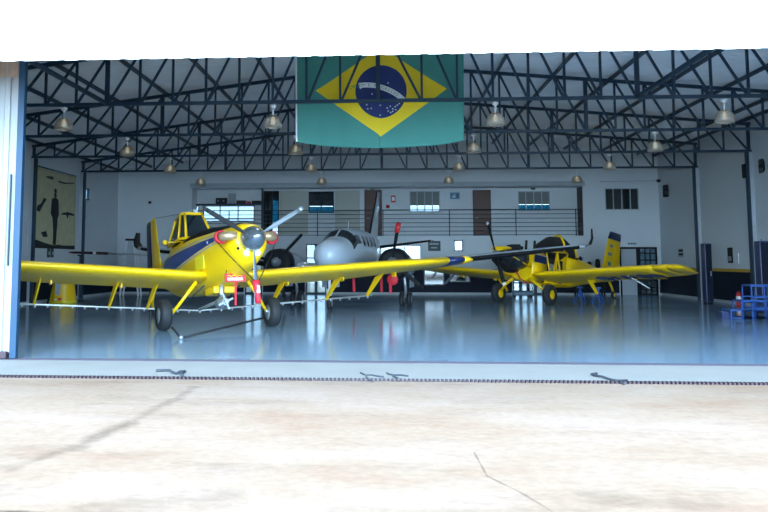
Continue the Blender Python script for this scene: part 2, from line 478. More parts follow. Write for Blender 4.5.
# header of white profiled sheets over the doorway
def ribbed(x0, x1, y, z0, z1, pitch=0.34):
    mb = MB(); pr = []; x = x0
    while x < x1 - 0.01:
        for dx, dy in ((0, 0), (0.20, 0), (0.235, -0.035), (0.305, -0.035)):
            if x + dx <= x1: pr.append((x + dx, y + dy))
        x += pitch
    pr.append((x1, y))
    k = len(pr); vs = [(a, b, z0) for a, b in pr] + [(a, b, z1) for a, b in pr]
    mb.add(vs, [(i, i + 1, k + i + 1, k + i) for i in range(k - 1)])
    return mb
mb = ribbed(XL - 0.6, XR + 0.6, YT + 0.02, ZH, roof_z(XK) - 0.1)
o = struct('wall_front', mb, M['sheet'])
sm = o.modifiers.new('solid', 'SOLIDIFY'); sm.thickness = 0.02
struct('trim_3', MB().box(XL - 0.6, XR + 0.6, YT + 0.06, YT + 0.16, ZH + 0.08, ZH + 0.22), M['steel'])
# piers either side of the doorway
mb = MB(); mb.box(XL, -9.0, YD, YD + 0.2, 0, ZC); struct('wall_front_left', mb, M['wall'])
mb = MB(); mb.box(13.2, XR, YD, YD + 0.2, 0, ZC); struct('wall_front_right', mb, M['wall'])

# sliding door leaf at the left
px = at(20.5, 240, YD - 0.25).x
dx1 = at(14.0, 356, YD - 0.28).x
door = ribbed(dx1 - 4.6, dx1 - 0.135, YD - 0.16, 0.12, 5.75, 0.25)
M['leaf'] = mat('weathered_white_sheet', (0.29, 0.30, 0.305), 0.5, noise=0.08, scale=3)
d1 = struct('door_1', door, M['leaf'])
sm = d1.modifiers.new('solid', 'SOLIDIFY'); sm.thickness = 0.015
fr = MB(); fr.box(dx1 - 0.12, dx1, YD - 0.22, YD - 0.10, 0.02, 5.8)
struct('door_edge', fr, M['bluedoor'], d1)
fr = MB(); fr.box(dx1 - 4.65, dx1 - 0.165, YD - 0.27, YD - 0.1, 0.02, 0.14); fr.box(dx1 - 4.65, dx1 - 0.165, YD - 0.12, YD - 0.06, 5.6, 5.8)
struct('door_rail', fr, M['rust'], d1)
fr = MB(); fr.box(dx1 - 0.215, dx1 - 0.195, YD - 0.24, YD - 0.19, 1.7, 3.4)
struct('door_handle', fr, M['steel'], d1)
fr = MB(); fr.box(dx1 - 0.75, dx1 - 0.14, YD - 0.206, YD - 0.198, 5.25, 5.55)
struct('rust_patch', fr, mat('rust_stain', (0.34, 0.25, 0.19), 0.8, noise=0.5, scale=4), d1)
d2 = struct('door_2', ribbed(12.6, 17.0, YD - 0.16, 0.12, 5.75, 0.25), M['sheet'])
sm = d2.modifiers.new('solid', 'SOLIDIFY'); sm.thickness = 0.015

# wainscot, yellow line and skirting
WZ = 1.33
def back_strip(y0, y1, z0, z1):
    mb = MB(); cuts = sorted([(h[0] - 0.06, h[1] + 0.06) for h in gd + [dr]]); x = XL
    for a, b in cuts:
        mb.box(x, a, y0, y1, z0, z1); x = b
    mb.box(x, XR, y0, y1, z0, z1); return mb
hole_low = [win_c, win_d]
mb = MB(); cuts = sorted([(h[0] - 0.06, h[1] + 0.06, 0.0, 9.0) for h in gd + [dr]] + [(h[0], h[1], h[2], h[3]) for h in hole_low])
wall_grid(mb, XL, XR, 0.0, WZ, cuts, lambda m_, a, b, c, d: m_.box(a, b, YB - 0.02, YB, c, d))
struct('trim_4', mb, M['navy'])
struct('trim_5', back_strip(YB - 0.035, YB - 0.02, 0.0, 0.11), M['skirt'])
struct('trim_6', MB().box(XL, XL + 0.02, YD + 0.2, YB - 0.02, 0, WZ), M['navy'])
struct('trim_7', MB().box(XR - 0.02, XR, YD + 0.2, YB - 0.02, 0, WZ), M['navy'])
struct('trim_8', MB().box(XR - 0.025, XR, YD + 0.2, YB - 0.02, WZ, WZ + 0.13), M['stripe'])
struct('baseboard_right', MB().box(XR - 0.04, XR - 0.02, YD + 0.2, YB - 0.02, 0, 0.13), M['skirt'])
struct('baseboard_left', MB().box(XL + 0.02, XL + 0.04, YD + 0.2, YB - 0.02, 0, 0.13), M['skirt'])

# wall pillars with a dark blue steel stanchion on the room side
tn = 9
for k in range(4):
    y = Y1 + k * BAY
    for sgn, xw in ((1, XL), (-1, XR)):
        a, b = sorted((xw, xw + sgn * 0.14))
        struct('trim_%d' % tn, MB().box(a, b, y - 0.10, y + 0.14, 0, ZC - 0.05), M['skirt' if k < 9 else 'wall']); tn += 1
        a, b = sorted((xw + sgn * 0.14, xw + sgn * 0.22))
        struct('trim_%d' % tn, MB().box(a, b, y - 0.10, y + 0.14, 0, ZC - 0.05), M['steel']); tn += 1

# ================================================================== ROOF STEELWORK
XNL, XNR = -7.65, 6.62      # panel points carrying the heavy posts
ORD = ['nearest the hangar doorway', 'second back from the doorway', 'third back from the doorway', 'farthest back, nearest the rear wall']
def depth_at(x): return roof_z(x) - 0.24 - ZC
def make_truss(k):
    y = Y1 + k * BAY
    tr = thing('roof_truss', 'dark blue steel lattice roof truss spanning the hangar, ' + ORD[k], 'truss', (0, y, ZC))
    MB().box(XL, XR, -0.045, 0.045, -0.045, 0.045).build('bottom_chord', M['steel'], tr)
    tc = MB()
    tc.bar((XL, 0, depth_at(XL)), (XK, 0, depth_at(XK)), 0.10, 0.11)
    tc.bar((XK, 0, depth_at(XK)), (XR, 0, depth_at(XR)), 0.10, 0.11)
    tc.build('top_chord', M['steel'], tr)
    xs = [XL + 0.1 + (XNL - XL - 0.1) * i / 8 for i in range(8)] + [XNL + (XK - 1.02 - XNL) * i / 7 for i in range(8)] + [XK]
    xs += [XK + 1.17 + (XNR - XK - 1.17) * i / 6 for i in range(7)] + [XNR + (XR - 0.1 - XNR) * i / 8 for i in range(1, 9)]
    for i, x in enumerate(xs):
        w = 0.12 if i in (0, 8, 16, 23, 31) else 0.062
        MB().bar((x, 0, 0.03), (x, 0, depth_at(x)), w, 0.07, (0, 1, 0)).build('web_post', M['steel'], tr)
    for i in range(31):
        if i < 16: a, b = xs[i] + 0.05, xs[i + 1] - 0.02
        else: a, b = xs[i + 1] - 0.05, xs[i] + 0.02
        MB().bar((a, 0, 0.05), (b, 0, depth_at(b) - 0.03), 0.062, 0.062, (0, 1, 0)).build('web_diagonal', M['steel'], tr)
    return xs
for k in range(4): XS = make_truss(k)
# purlins under the sheets, running front to back
purl = [XL + 0.15] + [XS[i] for i in (2, 4, 6, 8, 10, 12, 14, 16, 18, 20, 22, 24, 26, 28, 30)] + [XR - 0.15]
for i, x in enumerate(purl):
    side = 'left' if x < XK - 0.5 else 'right' if x > XK + 0.5 else 'ridge'
    z = roof_z(x)
    o = MB().box(-0.028, 0.028, YT + 0.3, YB, -0.14, -0.012).build('purlin', M['steel'])
    o.location = (x, 0, z)
    tag(o, {'left': 'dark blue steel purlin running front to back under the left roof slope',
            'right': 'dark blue steel purlin running front to back under the right roof slope',
            'ridge': 'dark blue ridge purlin at the peak of the roof'}[side], 'purlin',
        {'left': 'purlins of the left slope', 'right': 'purlins of the right slope', 'ridge': None}[side])
# longitudinal struts from the door frame to the first truss
for x, w in ((XNL, 'left'), (XNR, 'right')):
    o = MB().box(-0.045, 0.045, YD + 0.21, Y1 - 0.06, -0.03, 0.06).build('door_strut', M['steel']); o.location = (x, 0, ZC)
    tag(o, 'thick blue strut from the doorway frame to the first truss, %s of the flag' % w, 'beam')
struct('trim_40', MB().box(XL, XR, YD - 0.05, YD + 0.2, ZC - 0.15, ZC + 0.15), M['steel'])

# ================================================================== PENDANT LAMPS
LAMP_W = 25.0
def make_lamp(label):
    r = thing('pendant_lamp', label, 'lamp', group=None)
    MB().lathe([(-0.02, 0.03), (0.0, 0.05), (0.05, 0.10), (0.10, 0.10), (0.13, 0.03)], (0, 0, -0.13)).build('ceiling_cap', M['white'], r)
    MB().tube([(0, 0, -0.13), (0, 0, -0.40)], 0.028, 8).build('stem', M['white'], r)
    prof = [(-0.36, 0.08), (-0.39, 0.15), (-0.45, 0.21), (-0.53, 0.25), (-0.64, 0.268), (-0.74, 0.27)]
    inner = [(h + 0.012 if i else h - 0.01, q - 0.012) for i, (h, q) in enumerate(prof)][::-1]
    MB().lathe(prof + inner, n=24, caps=False).build('shade', M['shade'], r)
    MB().lathe([(-0.37, 0.02), (-0.42, 0.035), (-0.48, 0.055), (-0.55, 0.07), (-0.60, 0.06), (-0.64, 0.02)], n=14).build('bulb', M['bulb'], r)
    ld = bpy.data.lights.new('lamp_light', 'SPOT'); ld.energy = LAMP_W; ld.color = (0.80, 0.92, 1.0); ld.shadow_soft_size = 0.1
    ld.spot_size = math.radians(160); ld.spot_blend = 0.6
    lo = bpy.data.objects.new('lamp_light', ld); COL.objects.link(lo); lo.parent = r; lo.location = (0, 0, -0.76)
    return r
LX = [-8.85, -3.045, 2.911, 8.817]
COLN = ['left outer', 'left inner', 'right inner', 'right outer']
proto = None
for k in range(4):
    for j in range(4):
        lab = '%s bell shaped pendant lamp under the %s' % (COLN[j], ['truss nearest the doorway', 'second truss from the doorway', 'third truss from the doorway', 'rearmost truss'][k])
        if proto is None: proto = make_lamp(lab); o = proto
        else: o = copy_tree(proto)
        o['label'] = lab; o['group'] = 'pendant lamps under the trusses'
        o.location = (LX[j], Y1 + k * BAY, ZC - 0.06); o.scale = (0.92, 0.92, 0.87)

# ================================================================== FLAG
def flag():
    YF = Y1 + 0.28
    r = thing('flag', 'large green Brazilian flag hanging from the roof behind the first truss', 'flag', (0, YF, 0))
    x0, x1 = at(296.5, 100, YF).x, at(464.5, 100, YF).x
    W = x1 - x0; cx = (x0 + x1) / 2
    zb = at(381, 145, YF).z; zt = zb + 3.25
    zt = min(zt, roof_z(XK) - 0.45); cz = at(381, 90, YF).z
    def warp(u, v, off):       # u -1..1 , v 0 (bottom) .. 1 (top)
        sag = -0.08 * (1 - u * u) * (1 - v) + 0.10 * abs(u) ** 3 * (1 - v)
        y = 0.03 * math.sin(u * 9 + 1.5) * (1 - v * 0.5) + 0.012 * math.sin(u * 23) * (1 - v)
        return Vector((cx + u * W / 2 + (0.03 * (1 - v) * (1 if u < 0 else -1)), y - off, zb + (zt - zb) * v + sag))
    nx, nz = 120, 30
    mb = MB(); mb.add([warp(-1 + 2 * i / nx, j / nz, 0) for j in range(nz + 1) for i in range(nx + 1)],
                      [(j * (nx + 1) + i, j * (nx + 1) + i + 1, (j + 1) * (nx + 1) + i + 1, (j + 1) * (nx + 1) + i) for j in range(nz) for i in range(nx)], True)
    field = mb.build('field', M['fgreen'], r)
    sm = field.modifiers.new('solid', 'SOLIDIFY'); sm.thickness = 0.006; sm.offset = -1
    vc = (cz - zb) / (zt - zb)
    def uvp(x, z): return (x - cx) / (W / 2), (z - zb) / (zt - zb)
    def patch(outline, name, m, off, ext):
        # radial patch of a star-shaped outline about the flag centre
        rings = 40; vs = []; n_ = len(outline)
        for q in range(rings + 1):
            for (a, b) in outline:
                vs.append(warp(*uvp(cx + dcx + a * q / rings, cz + b * q / rings), off))
        fs = [(q * n_ + j, q * n_ + (j + 1) % n_, (q + 1) * n_ + (j + 1) % n_, (q + 1) * n_ + j) for q in range(rings) for j in range(n_)]
        return MB().add(vs, fs, True).build(name, m, r)
    dcx = at(381, 90, YF).x - cx
    hx, hz = 67 * YF / FPX, 45 * YF / FPX
    dia = []
    for (a, b), (c, d) in zip([(hx, 0), (0, hz), (-hx, 0), (0, -hz)], [(0, hz), (-hx, 0), (0, -hz), (hx, 0)]):
        dia += [(a + (c - a) * t_ / 16, b + (d - b) * t_ / 16) for t_ in range(16)]
    patch(dia, 'diamond', M['fyellow'], 0.010, 0)
    R = 26.5 * YF / FPX
    patch([(R * math.cos(a * PI / 24), R * math.sin(a * PI / 24)) for a in range(48)], 'globe', M['fblue'], 0.018, 0)
    # curved motto band: arc rising to the left, centre of the arc below left
    ax, az, ar = -0.55 * R, -1.75 * R, 2.0 * R
    bw = 0.19 * R; pts_o = []; pts_i = []
    for i in range(33):
        a = math.radians(118 - i * 76 / 32)
        for rad, lst in ((ar + bw / 2, pts_o), (ar - bw / 2, pts_i)):
            x, z = ax + rad * math.cos(a), az + rad * math.sin(a); lst.append((x, z))
    keep = [i for i in range(33) if math.hypot(*pts_o[i]) < R * 1.0 and math.hypot(*pts_i[i]) < R * 1.0]
    vs = [warp(*uvp(cx + dcx + p[0], cz + p[1]), 0.024) for i in keep for p in (pts_o[i], pts_i[i])]
    MB().add(vs, [(2 * i, 2 * i + 1, 2 * i + 3, 2 * i + 2) for i in range(len(keep) - 1)], True).build('motto_band', M['fwhite'], r)
    # motto lettering along the band
    txt = 'ORDEM E PROGRESSO'; a0, a1 = math.radians(108), math.radians(54)
    mbt = MB()
    for i, ch in enumerate(txt):
        if ch == ' ': continue
        cu = bpy.data.curves.new('t', 'FONT'); cu.body = ch; cu.size = bw * 0.85; cu.align_x = 'CENTER'
        to = bpy.data.objects.new('t', cu); COL.objects.link(to)
        dg = bpy.context.evaluated_depsgraph_get(); me = bpy.data.meshes.new_from_object(to.evaluated_get(dg))
        a = a0 + (a1 - a0) * i / (len(txt) - 1); t_ = a - PI / 2
        vs = []
        for v in me.vertices:
            lx, lz = v.co.x, v.co.y - bw * 0.30
            x = ax + ar * math.cos(a) + lx * math.cos(t_) - lz * math.sin(t_)
            z = az + ar * math.sin(a) + lx * math.sin(t_) + lz * math.cos(t_)
            vs.append(warp(*uvp(cx + dcx + x, cz + z), 0.028))
        mbt.add(vs, [tuple(p.vertices) for p in me.polygons])
        bpy.data.objects.remove(to); bpy.data.curves.remove(cu); bpy.data.meshes.remove(me)
    mbt.build('motto', M['fletter'], r)
    stars = [(388.5, 81.6), (360, 87), (371.5, 92.5), (366, 103), (367, 107), (370.5, 106.5), (381, 103.5), (388, 106), (391, 104.5), (393.5, 107), (393.5, 109.5), (389, 109),
             (396, 105), (398, 103.5), (400, 102), (381, 113), (396.5, 108), (391.5, 110.5), (376, 99), (384, 98)]
    for (sx_, sy_) in stars:
        p = at(sx_, sy_, YF); c = [(0.028 * (1 if q % 2 == 0 else 0.45) * math.sin(q * PI / 5), 0.028 * (1 if q % 2 == 0 else 0.45) * math.cos(q * PI / 5)) for q in range(10)]
        MB().add([warp(*uvp(p.x + a, p.z + b), 0.024) for a, b in c], [tuple(range(10))]).build('star', M['fwhite'], r)
    hb = MB(); hb.add([warp(-1 - (0.018 if e else 0), j / nz, 0.004) for j in range(nz + 1) for e in (0, 1)],
                      [(2 * j, 2 * j + 1, 2 * j + 3, 2 * j + 2) for j in range(nz)])
    o = hb.build('hoist_band', M['fwhite'], r)
    sm = o.modifiers.new('solid', 'SOLIDIFY'); sm.thickness = 0.01
    hb = MB()
    for u in (-1, -0.5, 0.5, 1):
        hb.tube([warp(u, 1, 0), (cx + u * W / 2, 0.0, roof_z(cx + u * W / 2) - 0.02)], 0.012, 6)
    hb.tube([warp(-1, 1, 0), warp(1, 1, 0)], 0.025, 8)
    hb.build('hanging_rod', M['white'], r)
flag()

# ================================================================== REAR WALL: GALLERY, DOORS, WINDOWS
YR = YB + 1.25      # wall at the back of the gallery recess
def R2(px0, px1, py0, py1): return rect(px0, px1, py0, py1, YR)
g_winA = R2(191.5, 199, 205.5, 221.5); g_winB = R2(203, 254.5, 205.5, 221.5)
g_door = R2(263.5, 279, 191, 234); g_w1 = R2(308.5, 334, 191.5, 213)
g_w2 = R2(409.5, 440, 191, 212); g_w3 = R2(518, 550, 191, 211)
g_ho = [g_winA, g_winB, g_door, g_w1, g_w2, g_w3]
mb = MB(); wall_grid(mb, RX0 - 0.05, RX1 + 0.05, RZ0 - 0.3, RZ1 + 0.4, g_ho, lambda m_, a, b, c, d: m_.box(a, b, YR, YR + 0.15, c, d))
struct('wall_gallery', mb, M['wall'])
struct('gallery_floor', MB().box(RX0 - 0.05, RX1 + 0.05, YB + T, YR, RZ0 - 0.2, RZ0), M['skirt'])
struct('gallery_ceiling', MB().box(RX0 - 0.05, RX1 + 0.05, YB + T, YR, RZ1, RZ1 + 0.2), M['wall'])
struct('wall_gallery_left', MB().box(RX0 - 0.15, RX0 - 0.0, YB + T, YR, RZ0, RZ1), M['wall'])
struct('wall_gallery_right', MB().box(RX1, RX1 + 0.15, YB + T, YR, RZ0, RZ1), M['wall'])
# dark brown lining board at the right end of the recess
o = MB().box(RX1 - 0.03, RX1 - 0.002, YB + 0.02, YR - 0.02, RZ0 + 0.01, RZ1 - 0.02).build('end_board', M['darkbrown'])
tag(o, 'tall dark brown board lining the right end of the gallery', 'board')
struct('trim_41', MB().box(RX0 - 0.1, RX1 + 0.12, YB - 0.10, YB, RZ1, RZ1 + 0.25), M['skirt'])
o = MB().box(*(lambda r: (r[0], r[1]))(rect(261, 263, 187, 236, YB)), YB + 0.1, YB + 0.2, RZ0 + 0.005, RZ1 - 0.005).build('gallery_post', M['steel'])
tag(o, 'thin dark post in the gallery left of the dark doorway', 'post')
for i, (a, b) in enumerate(((279.5, 308), (335, 360))):
    q = R2(a, b, 190.5, 234.5)
    o = MB().box(q[0], q[1], YR - 0.03, YR, q[2], q[3]).build('wall_panel', M['beige'])
    tag(o, ['beige wall panel between the dark doorway and dark window', 'beige wall panel between dark window and left brown door'][i], 'panel', 'beige gallery panels')

WN = [1]
def window(q, y, frame_m, bars=(), split=None, up=None, lowm=None, depth=0.1, cross=()):
    """frame with mullions at the given fractions; split = height fraction between upper and lower panes"""
    x0, x1, z0, z1 = q; w = 0.05
    fr = MB()
    fr.box(x0, x0 + w, y, y + depth, z0, z1); fr.box(x1 - w, x1, y, y + depth, z0, z1)
    fr.box(x0 + w, x1 - w, y, y + depth, z0, z0 + w); fr.box(x0 + w, x1 - w, y, y + depth, z1 - w, z1)
    for b in bars: fr.box(x0 + (x1 - x0) * b - w / 2, x0 + (x1 - x0) * b + w / 2, y + 0.01, y + depth - 0.01, z0 + w, z1 - w)
    for c in cross: fr.box(x0 + w, x1 - w, y + 0.015, y + depth - 0.015, z0 + (z1 - z0) * c - w / 2, z0 + (z1 - z0) * c + w / 2)
    o = struct('window_%d' % WN[0], fr, frame_m); WN[0] += 1
    zs = z0 + (z1 - z0) * split if split else None
    if split:
        MB().box(x0 + w, x1 - w, y + 0.045, y + 0.055, zs, z1 - w).build('upper_pane', up, o)
        MB().box(x0 + w, x1 - w, y + 0.045, y + 0.055, z0 + w, zs - 0.01).build('lower_pane', lowm, o)
    else:
        MB().box(x0 + w, x1 - w, y + 0.045, y + 0.055, z0 + w, z1 - w).build('pane', lowm, o)
    return o
window(g_winA, YR, M['steel'], (), lowm=M['clear'])
window(g_winB, YR, M['steel'], (0.33, 0.68), lowm=M['clear'], cross=(0.18,))
window(g_w1, YR, M['blackm'], (0.5,), 0.32, M['glass'], M['teal'])
window(g_w2, YR, M['skirt'], (0.25, 0.5, 0.75), 0.30, M['blind'], M['clear'])
window(g_w3, YR, M['skirt'], (0.25, 0.5, 0.75), 0.33, M['blind'], M['teal'])
window(win_hi, YB + 0.02, M['skirt'], (0.25, 0.5, 0.75), lowm=M['glass'])
window(win_a, YB + 0.02, M['skirt'], (0.6,), lowm=M['clear'])
window(win_b, YB + 0.02, M['steel'], (), lowm=M['clear'])
window(win_c, YB + 0.02, M['skirt'], (), lowm=M['smoke'])
window(win_d, YB + 0.02, M['skirt'], (), lowm=M['smoke'])
wq = MB(); y0, y1, z0, z1 = wl
for a, b in ((y0, y0 + 0.06), (y1 - 0.06, y1), ((y0 + y1) / 2 - 0.04, (y0 + y1) / 2 + 0.04)): wq.box(XL - 0.15, XL - 0.03, a, b, z0, z1)
wq.box(XL - 0.15, XL - 0.03, y0, y1, z0, z0 + 0.05); wq.box(XL - 0.15, XL - 0.03, y0, y1, z1 - 0.05, z1)
o = struct('window_%d' % WN[0], wq, M['steel']); WN[0] += 1
MB().box(XL - 0.1, XL - 0.09, y0 + 0.06, y1 - 0.06, z0 + 0.05, z1 - 0.05).build('pane', M['clear'], o)

# dark gallery doorway with a teal and a clear pane
x0, x1, z0, z1 = g_door
fr = MB(); fr.box(x0, x0 + 0.06, YR, YR + 0.12, z0, z1); fr.box(x1 - 0.06, x1, YR, YR + 0.12, z0, z1); fr.box(x0, x1, YR, YR + 0.12, z1 - 0.06, z1)
xm = x0 + (x1 - x0) * 0.55
fr.box(xm - 0.03, xm + 0.03, YR, YR + 0.12, z0, z1 - 0.06)
d3 = struct('door_3', fr, M['blackm'])
MB().box(x0 + 0.06, xm - 0.03, YR + 0.05, YR + 0.08, z0, z1 - 0.06).build('dark_room_pane', M['glass'], d3)  # opaque dark sheet standing in for the shaded interior of the doorway
za, zb2 = z0 + (z1 - z0) * 0.27, z0 + (z1 - z0) * 0.78
MB().box(xm + 0.03, x1 - 0.06, YR + 0.05, YR + 0.06, zb2, z1 - 0.06).build('upper_pane', M['glass'], d3)
MB().box(xm + 0.03, x1 - 0.06, YR + 0.05, YR + 0.06, za, zb2).build('teal_pane', M['teal'], d3)
MB().box(xm + 0.03, x1 - 0.06, YR + 0.05, YR + 0.06, z0, za).build('clear_pane', M['clear'], d3)
for n_, (a, b) in ((4, (364.5, 382)), (5, (473, 491))):
    x0, x1, z0, z1 = R2(a, b, 190, 235.5)
    fr = MB(); fr.box(x0, x0 + 0.05, YR - 0.05, YR, RZ0, z1); fr.box(x1 - 0.05, x1, YR - 0.05, YR, RZ0, z1); fr.box(x0, x1, YR - 0.05, YR, z1 - 0.05, z1)
    d = struct('door_%d' % n_, fr, M['darkbrown'])
    lf = MB().box(x0 + 0.05, x1 - 0.05, YR - 0.04, YR, RZ0, z1 - 0.05)
    lf.build('door_leaf', M['brown'], d)
    MB().bar((x0 + 0.12, YR - 0.07, RZ0 + 1.0), (x0 + 0.26, YR - 0.07, RZ0 + 1.0), 0.03).build('door_handle', M['alu'], d)

# glazed double doors of the ground floor
for i, q in enumerate(gd):
    x0, x1, z0, z1 = q; fr = MB(); w = 0.06; xm = x0 + (x1 - x0) * (0.45 if i == 0 else 0.5)
    y = YB + 0.03
    for a in (x0 + w / 2, x1 - w / 2): fr.box(a - w / 2, a + w / 2, y, y + 0.1, 0, z1)
    fr.box(xm - 0.07, xm + 0.07, y, y + 0.1, 0, z1); fr.box(x0 + w, x1 - w, y, y + 0.1, z1 - w, z1); fr.box(x0 + w, x1 - w, y + 0.01, y + 0.09, 0.0, 0.10)
    for f in (0.36, 0.72): fr.box(x0 + w, x1 - w, y + 0.02, y + 0.08, z1 * f - 0.03, z1 * f + 0.03)
    if i == 2:
        for f in (0.25, 0.75): fr.box(x0 + (x1 - x0) * f - 0.08, x0 + (x1 - x0) * f + 0.08, y + 0.005, y + 0.095, 0, z1)
    d = struct('door_%d' % (6 + i), fr, M['steel'])
    MB().box(x0 + w, x1 - w, y + 0.045, y + 0.055, 0.1, z1 - w).build('pane', M['clear'], d)
# dark steel double door near the right corner, left leaf solid grey
x0, x1, z0, z1 = dr; y = YB + 0.02; xm = x0 + (x1 - x0) * 0.5
fr = MB(); fr.box(x0, x0 + 0.10, y, y + 0.12, 0, z1); fr.box(x1 - 0.1, x1, y, y + 0.12, 0, z1); fr.box(x0 + 0.1, x1 - 0.1, y, y + 0.12, z1 - 0.1, z1); fr.box(xm - 0.1, xm + 0.1, y, y + 0.12, 0, z1 - 0.1)
d = struct('door_9', fr, M['black'])
MB().box(x0 + 0.1, xm - 0.1, y + 0.04, y + 0.08, 0.0, z1 - 0.1).build('grey_leaf', M['skirt'], d)
gl = MB().box(xm + 0.1, x1 - 0.1, y + 0.05, y + 0.06, 0, z1 - 0.1); gl.build('pane', M['smoke'], d)
gr = MB()
for k in range(1, 3): gr.box(xm + 0.1 + (x1 - xm - 0.2) * k / 3 - 0.03, xm + 0.1 + (x1 - xm - 0.2) * k / 3 + 0.03, y + 0.03, y + 0.05, 0, z1 - 0.1)
for k in range(0, 7): gr.box(xm + 0.1, x1 - 0.1, y + 0.025, y + 0.045, z1 * k / 7, z1 * k / 7 + 0.06)
gr.build('grille', M['black'], d)
# small lettering strip above that door: marks too small to read in the photograph
a, b = at(628, 244.5, YB), at(635, 243, YB)
sg = thing('door_sign', 'small row of dark letters above the dark double door', 'sign', (a.x, YB, a.z))
for k in range(6): MB().box(k * 0.075, k * 0.075 + 0.045, -0.012, 0, 0, 0.09).build('letter', M['navy'], sg)

# railing of the gallery
YG = YB + 0.06
rl = thing('gallery_railing', 'dark horizontal bar railing along the front of the gallery', 'railing', (0, YG, RZ0))
for py in (210, 214.3, 218.6, 222.8, 227, 231.2, 235):
    z = at(400, py, YG).z - RZ0
    MB().tube([(RX0, 0, max(z, 0.04)), (RX1 - 0.04, 0, max(z, 0.04))], 0.024 if py == 210 else 0.016, 6).build('rail', M['rail'], rl)
for px in (193, 229, 262, 317.5, 383, 449.5, 516, 576):
    x = at(px, 225, YG).x
    MB().box(x - 0.025, x + 0.025, -0.02, 0.02, 0, at(400, 209.5, YG).z - RZ0).build('post', M['rail'], rl)

# things on the gallery wall
q = R2(391, 395.5, 195.5, 202.5)
o = MB().box(q[0], q[1], YR - 0.02, YR, q[2], q[3]).build('fire_sign', M['redp'], bevel=0.004); tag(o, 'upright red fire sign beside the left brown door', 'sign')
mk = MB().box(q[0] + 0.05, q[1] - 0.05, YR - 0.024, YR - 0.02, q[2] + 0.1, q[3] - 0.08); mk.build('pictogram', M['white'], o)
q = R2(386, 389.6, 205, 208.3)
o = MB().box(q[0], q[1], YR - 0.08, YR, q[2], q[3]).build('alarm_box', M['redp'], bevel=0.01); tag(o, 'small square red alarm box under the red fire sign', 'alarm')
MB().lathe([(0, 0.05), (-0.02, 0.05)], ((q[0] + q[1]) / 2, YR - 0.08, (q[2] + q[3]) / 2), 'y', 12).build('push_button', M['black'], o)
q = R2(450, 459.5, 192.5, 199)
o = MB().box(q[0], q[1], YR - 0.03, YR, q[2], q[3]).build('blue_sign', M['signblue'], bevel=0.005); tag(o, 'light blue picture sign left of the right brown door', 'sign')
MB().prism([(q[0] + 0.08, YR - 0.034, q[2] + 0.08), (q[1] - 0.2, YR - 0.034, q[2] + 0.08), (q[0] + 0.25, YR - 0.034, q[3] - 0.08)], (0, 0.004, 0)).build('emblem', M['wall'], o)
MB().box(q[1] - 0.17, q[1] - 0.06, YR - 0.034, YR - 0.03, q[2] + 0.07, q[3] - 0.07).build('emblem_bar', M['navyp'], o)
for (px, py, s_, lab) in ((372.5, 188.6, 4, 'small grey emergency light over the left brown door'), (533, 188.6, 5, 'small grey emergency light over the right gallery window')):
    p = at(px, py, YR); o = MB().box(p.x - 0.12, p.x + 0.12, YR - 0.08, YR, p.z - 0.06, p.z + 0.06).build('emergency_light', M['signdark'], bevel=0.015); tag(o, lab, 'light')
# shelf with boxes above the gallery window at the left
a, b = at(191, 205.2, YR), at(262, 205.2, YR)
o = MB().box(a.x, b.x, YR - 0.32, YR, a.z - 0.02, a.z + 0.06).build('wall_shelf', M['steel']); tag(o, 'long dark shelf above the bright gallery windows', 'shelf')
sz = a.z + 0.06
def onshelf(px0, px1, py0, m, name, lab, cat, d=0.25):
    x0, x1 = at(px0, 204, YR - 0.2).x, at(px1, 204, YR - 0.2).x; zt = at(px0, py0, YR - 0.2).z
    o = MB().box(x0, x1, YR - 0.3, YR - 0.3 + d, sz, max(sz + 0.08, zt)).build(name, m, bevel=0.012); tag(o, lab, cat); return o
o = onshelf(216, 227, 198, M['blackm'], 'radio_set', 'wide black radio set on the gallery shelf', 'radio')
b_ = o.data.vertices; zs_ = [v.co.z for v in b_]; xs_ = [v.co.x for v in b_]
for k in range(2):
    MB().lathe([(0, 0.05), (-0.02, 0.04)], (min(xs_) + 0.14 + 0.3 * k, YR - 0.3, (min(zs_) + max(zs_)) / 2), 'y', 12).build('dial', M['grey'], o)
o = onshelf(228.5, 235.5, 193.5, M['grey'], 'grey_carton', 'tall grey box on the gallery shelf beside the black radio', 'box')
onshelf(236.5, 246, 200.5, M['darkbrown'], 'tool_box', 'low brown tool box on the gallery shelf right of the grey box', 'box')
onshelf(247, 251, 201.5, M['redp'], 'red_case', 'small reddish case on the gallery shelf', 'case')
onshelf(252, 261, 200.8, M['blackm'], 'black_case', 'low black case at the right end of the gallery shelf', 'case')

# things on the lower rear wall
q = rect(428, 440.5, 241, 251, YB)
o = MB().box(q[0], q[1], YB - 0.04, YB, q[2], q[3]).build('notice_board', M['signdark'], bevel=0.008); tag(o, 'dark notice board with two lines of pale lettering under the gallery', 'sign')
for row in (0.64, 0.26):
    for k in range(6):
        if row < 0.5 and k in (0, 5): continue
        x = q[0] + 0.09 + k * (q[1] - q[0] - 0.18) / 6
        MB().box(x, x + 0.06, YB - 0.044, YB - 0.04, q[2] + (q[3] - q[2]) * row, q[2] + (q[3] - q[2]) * row + 0.07).build('letter', M['skirt'], o)
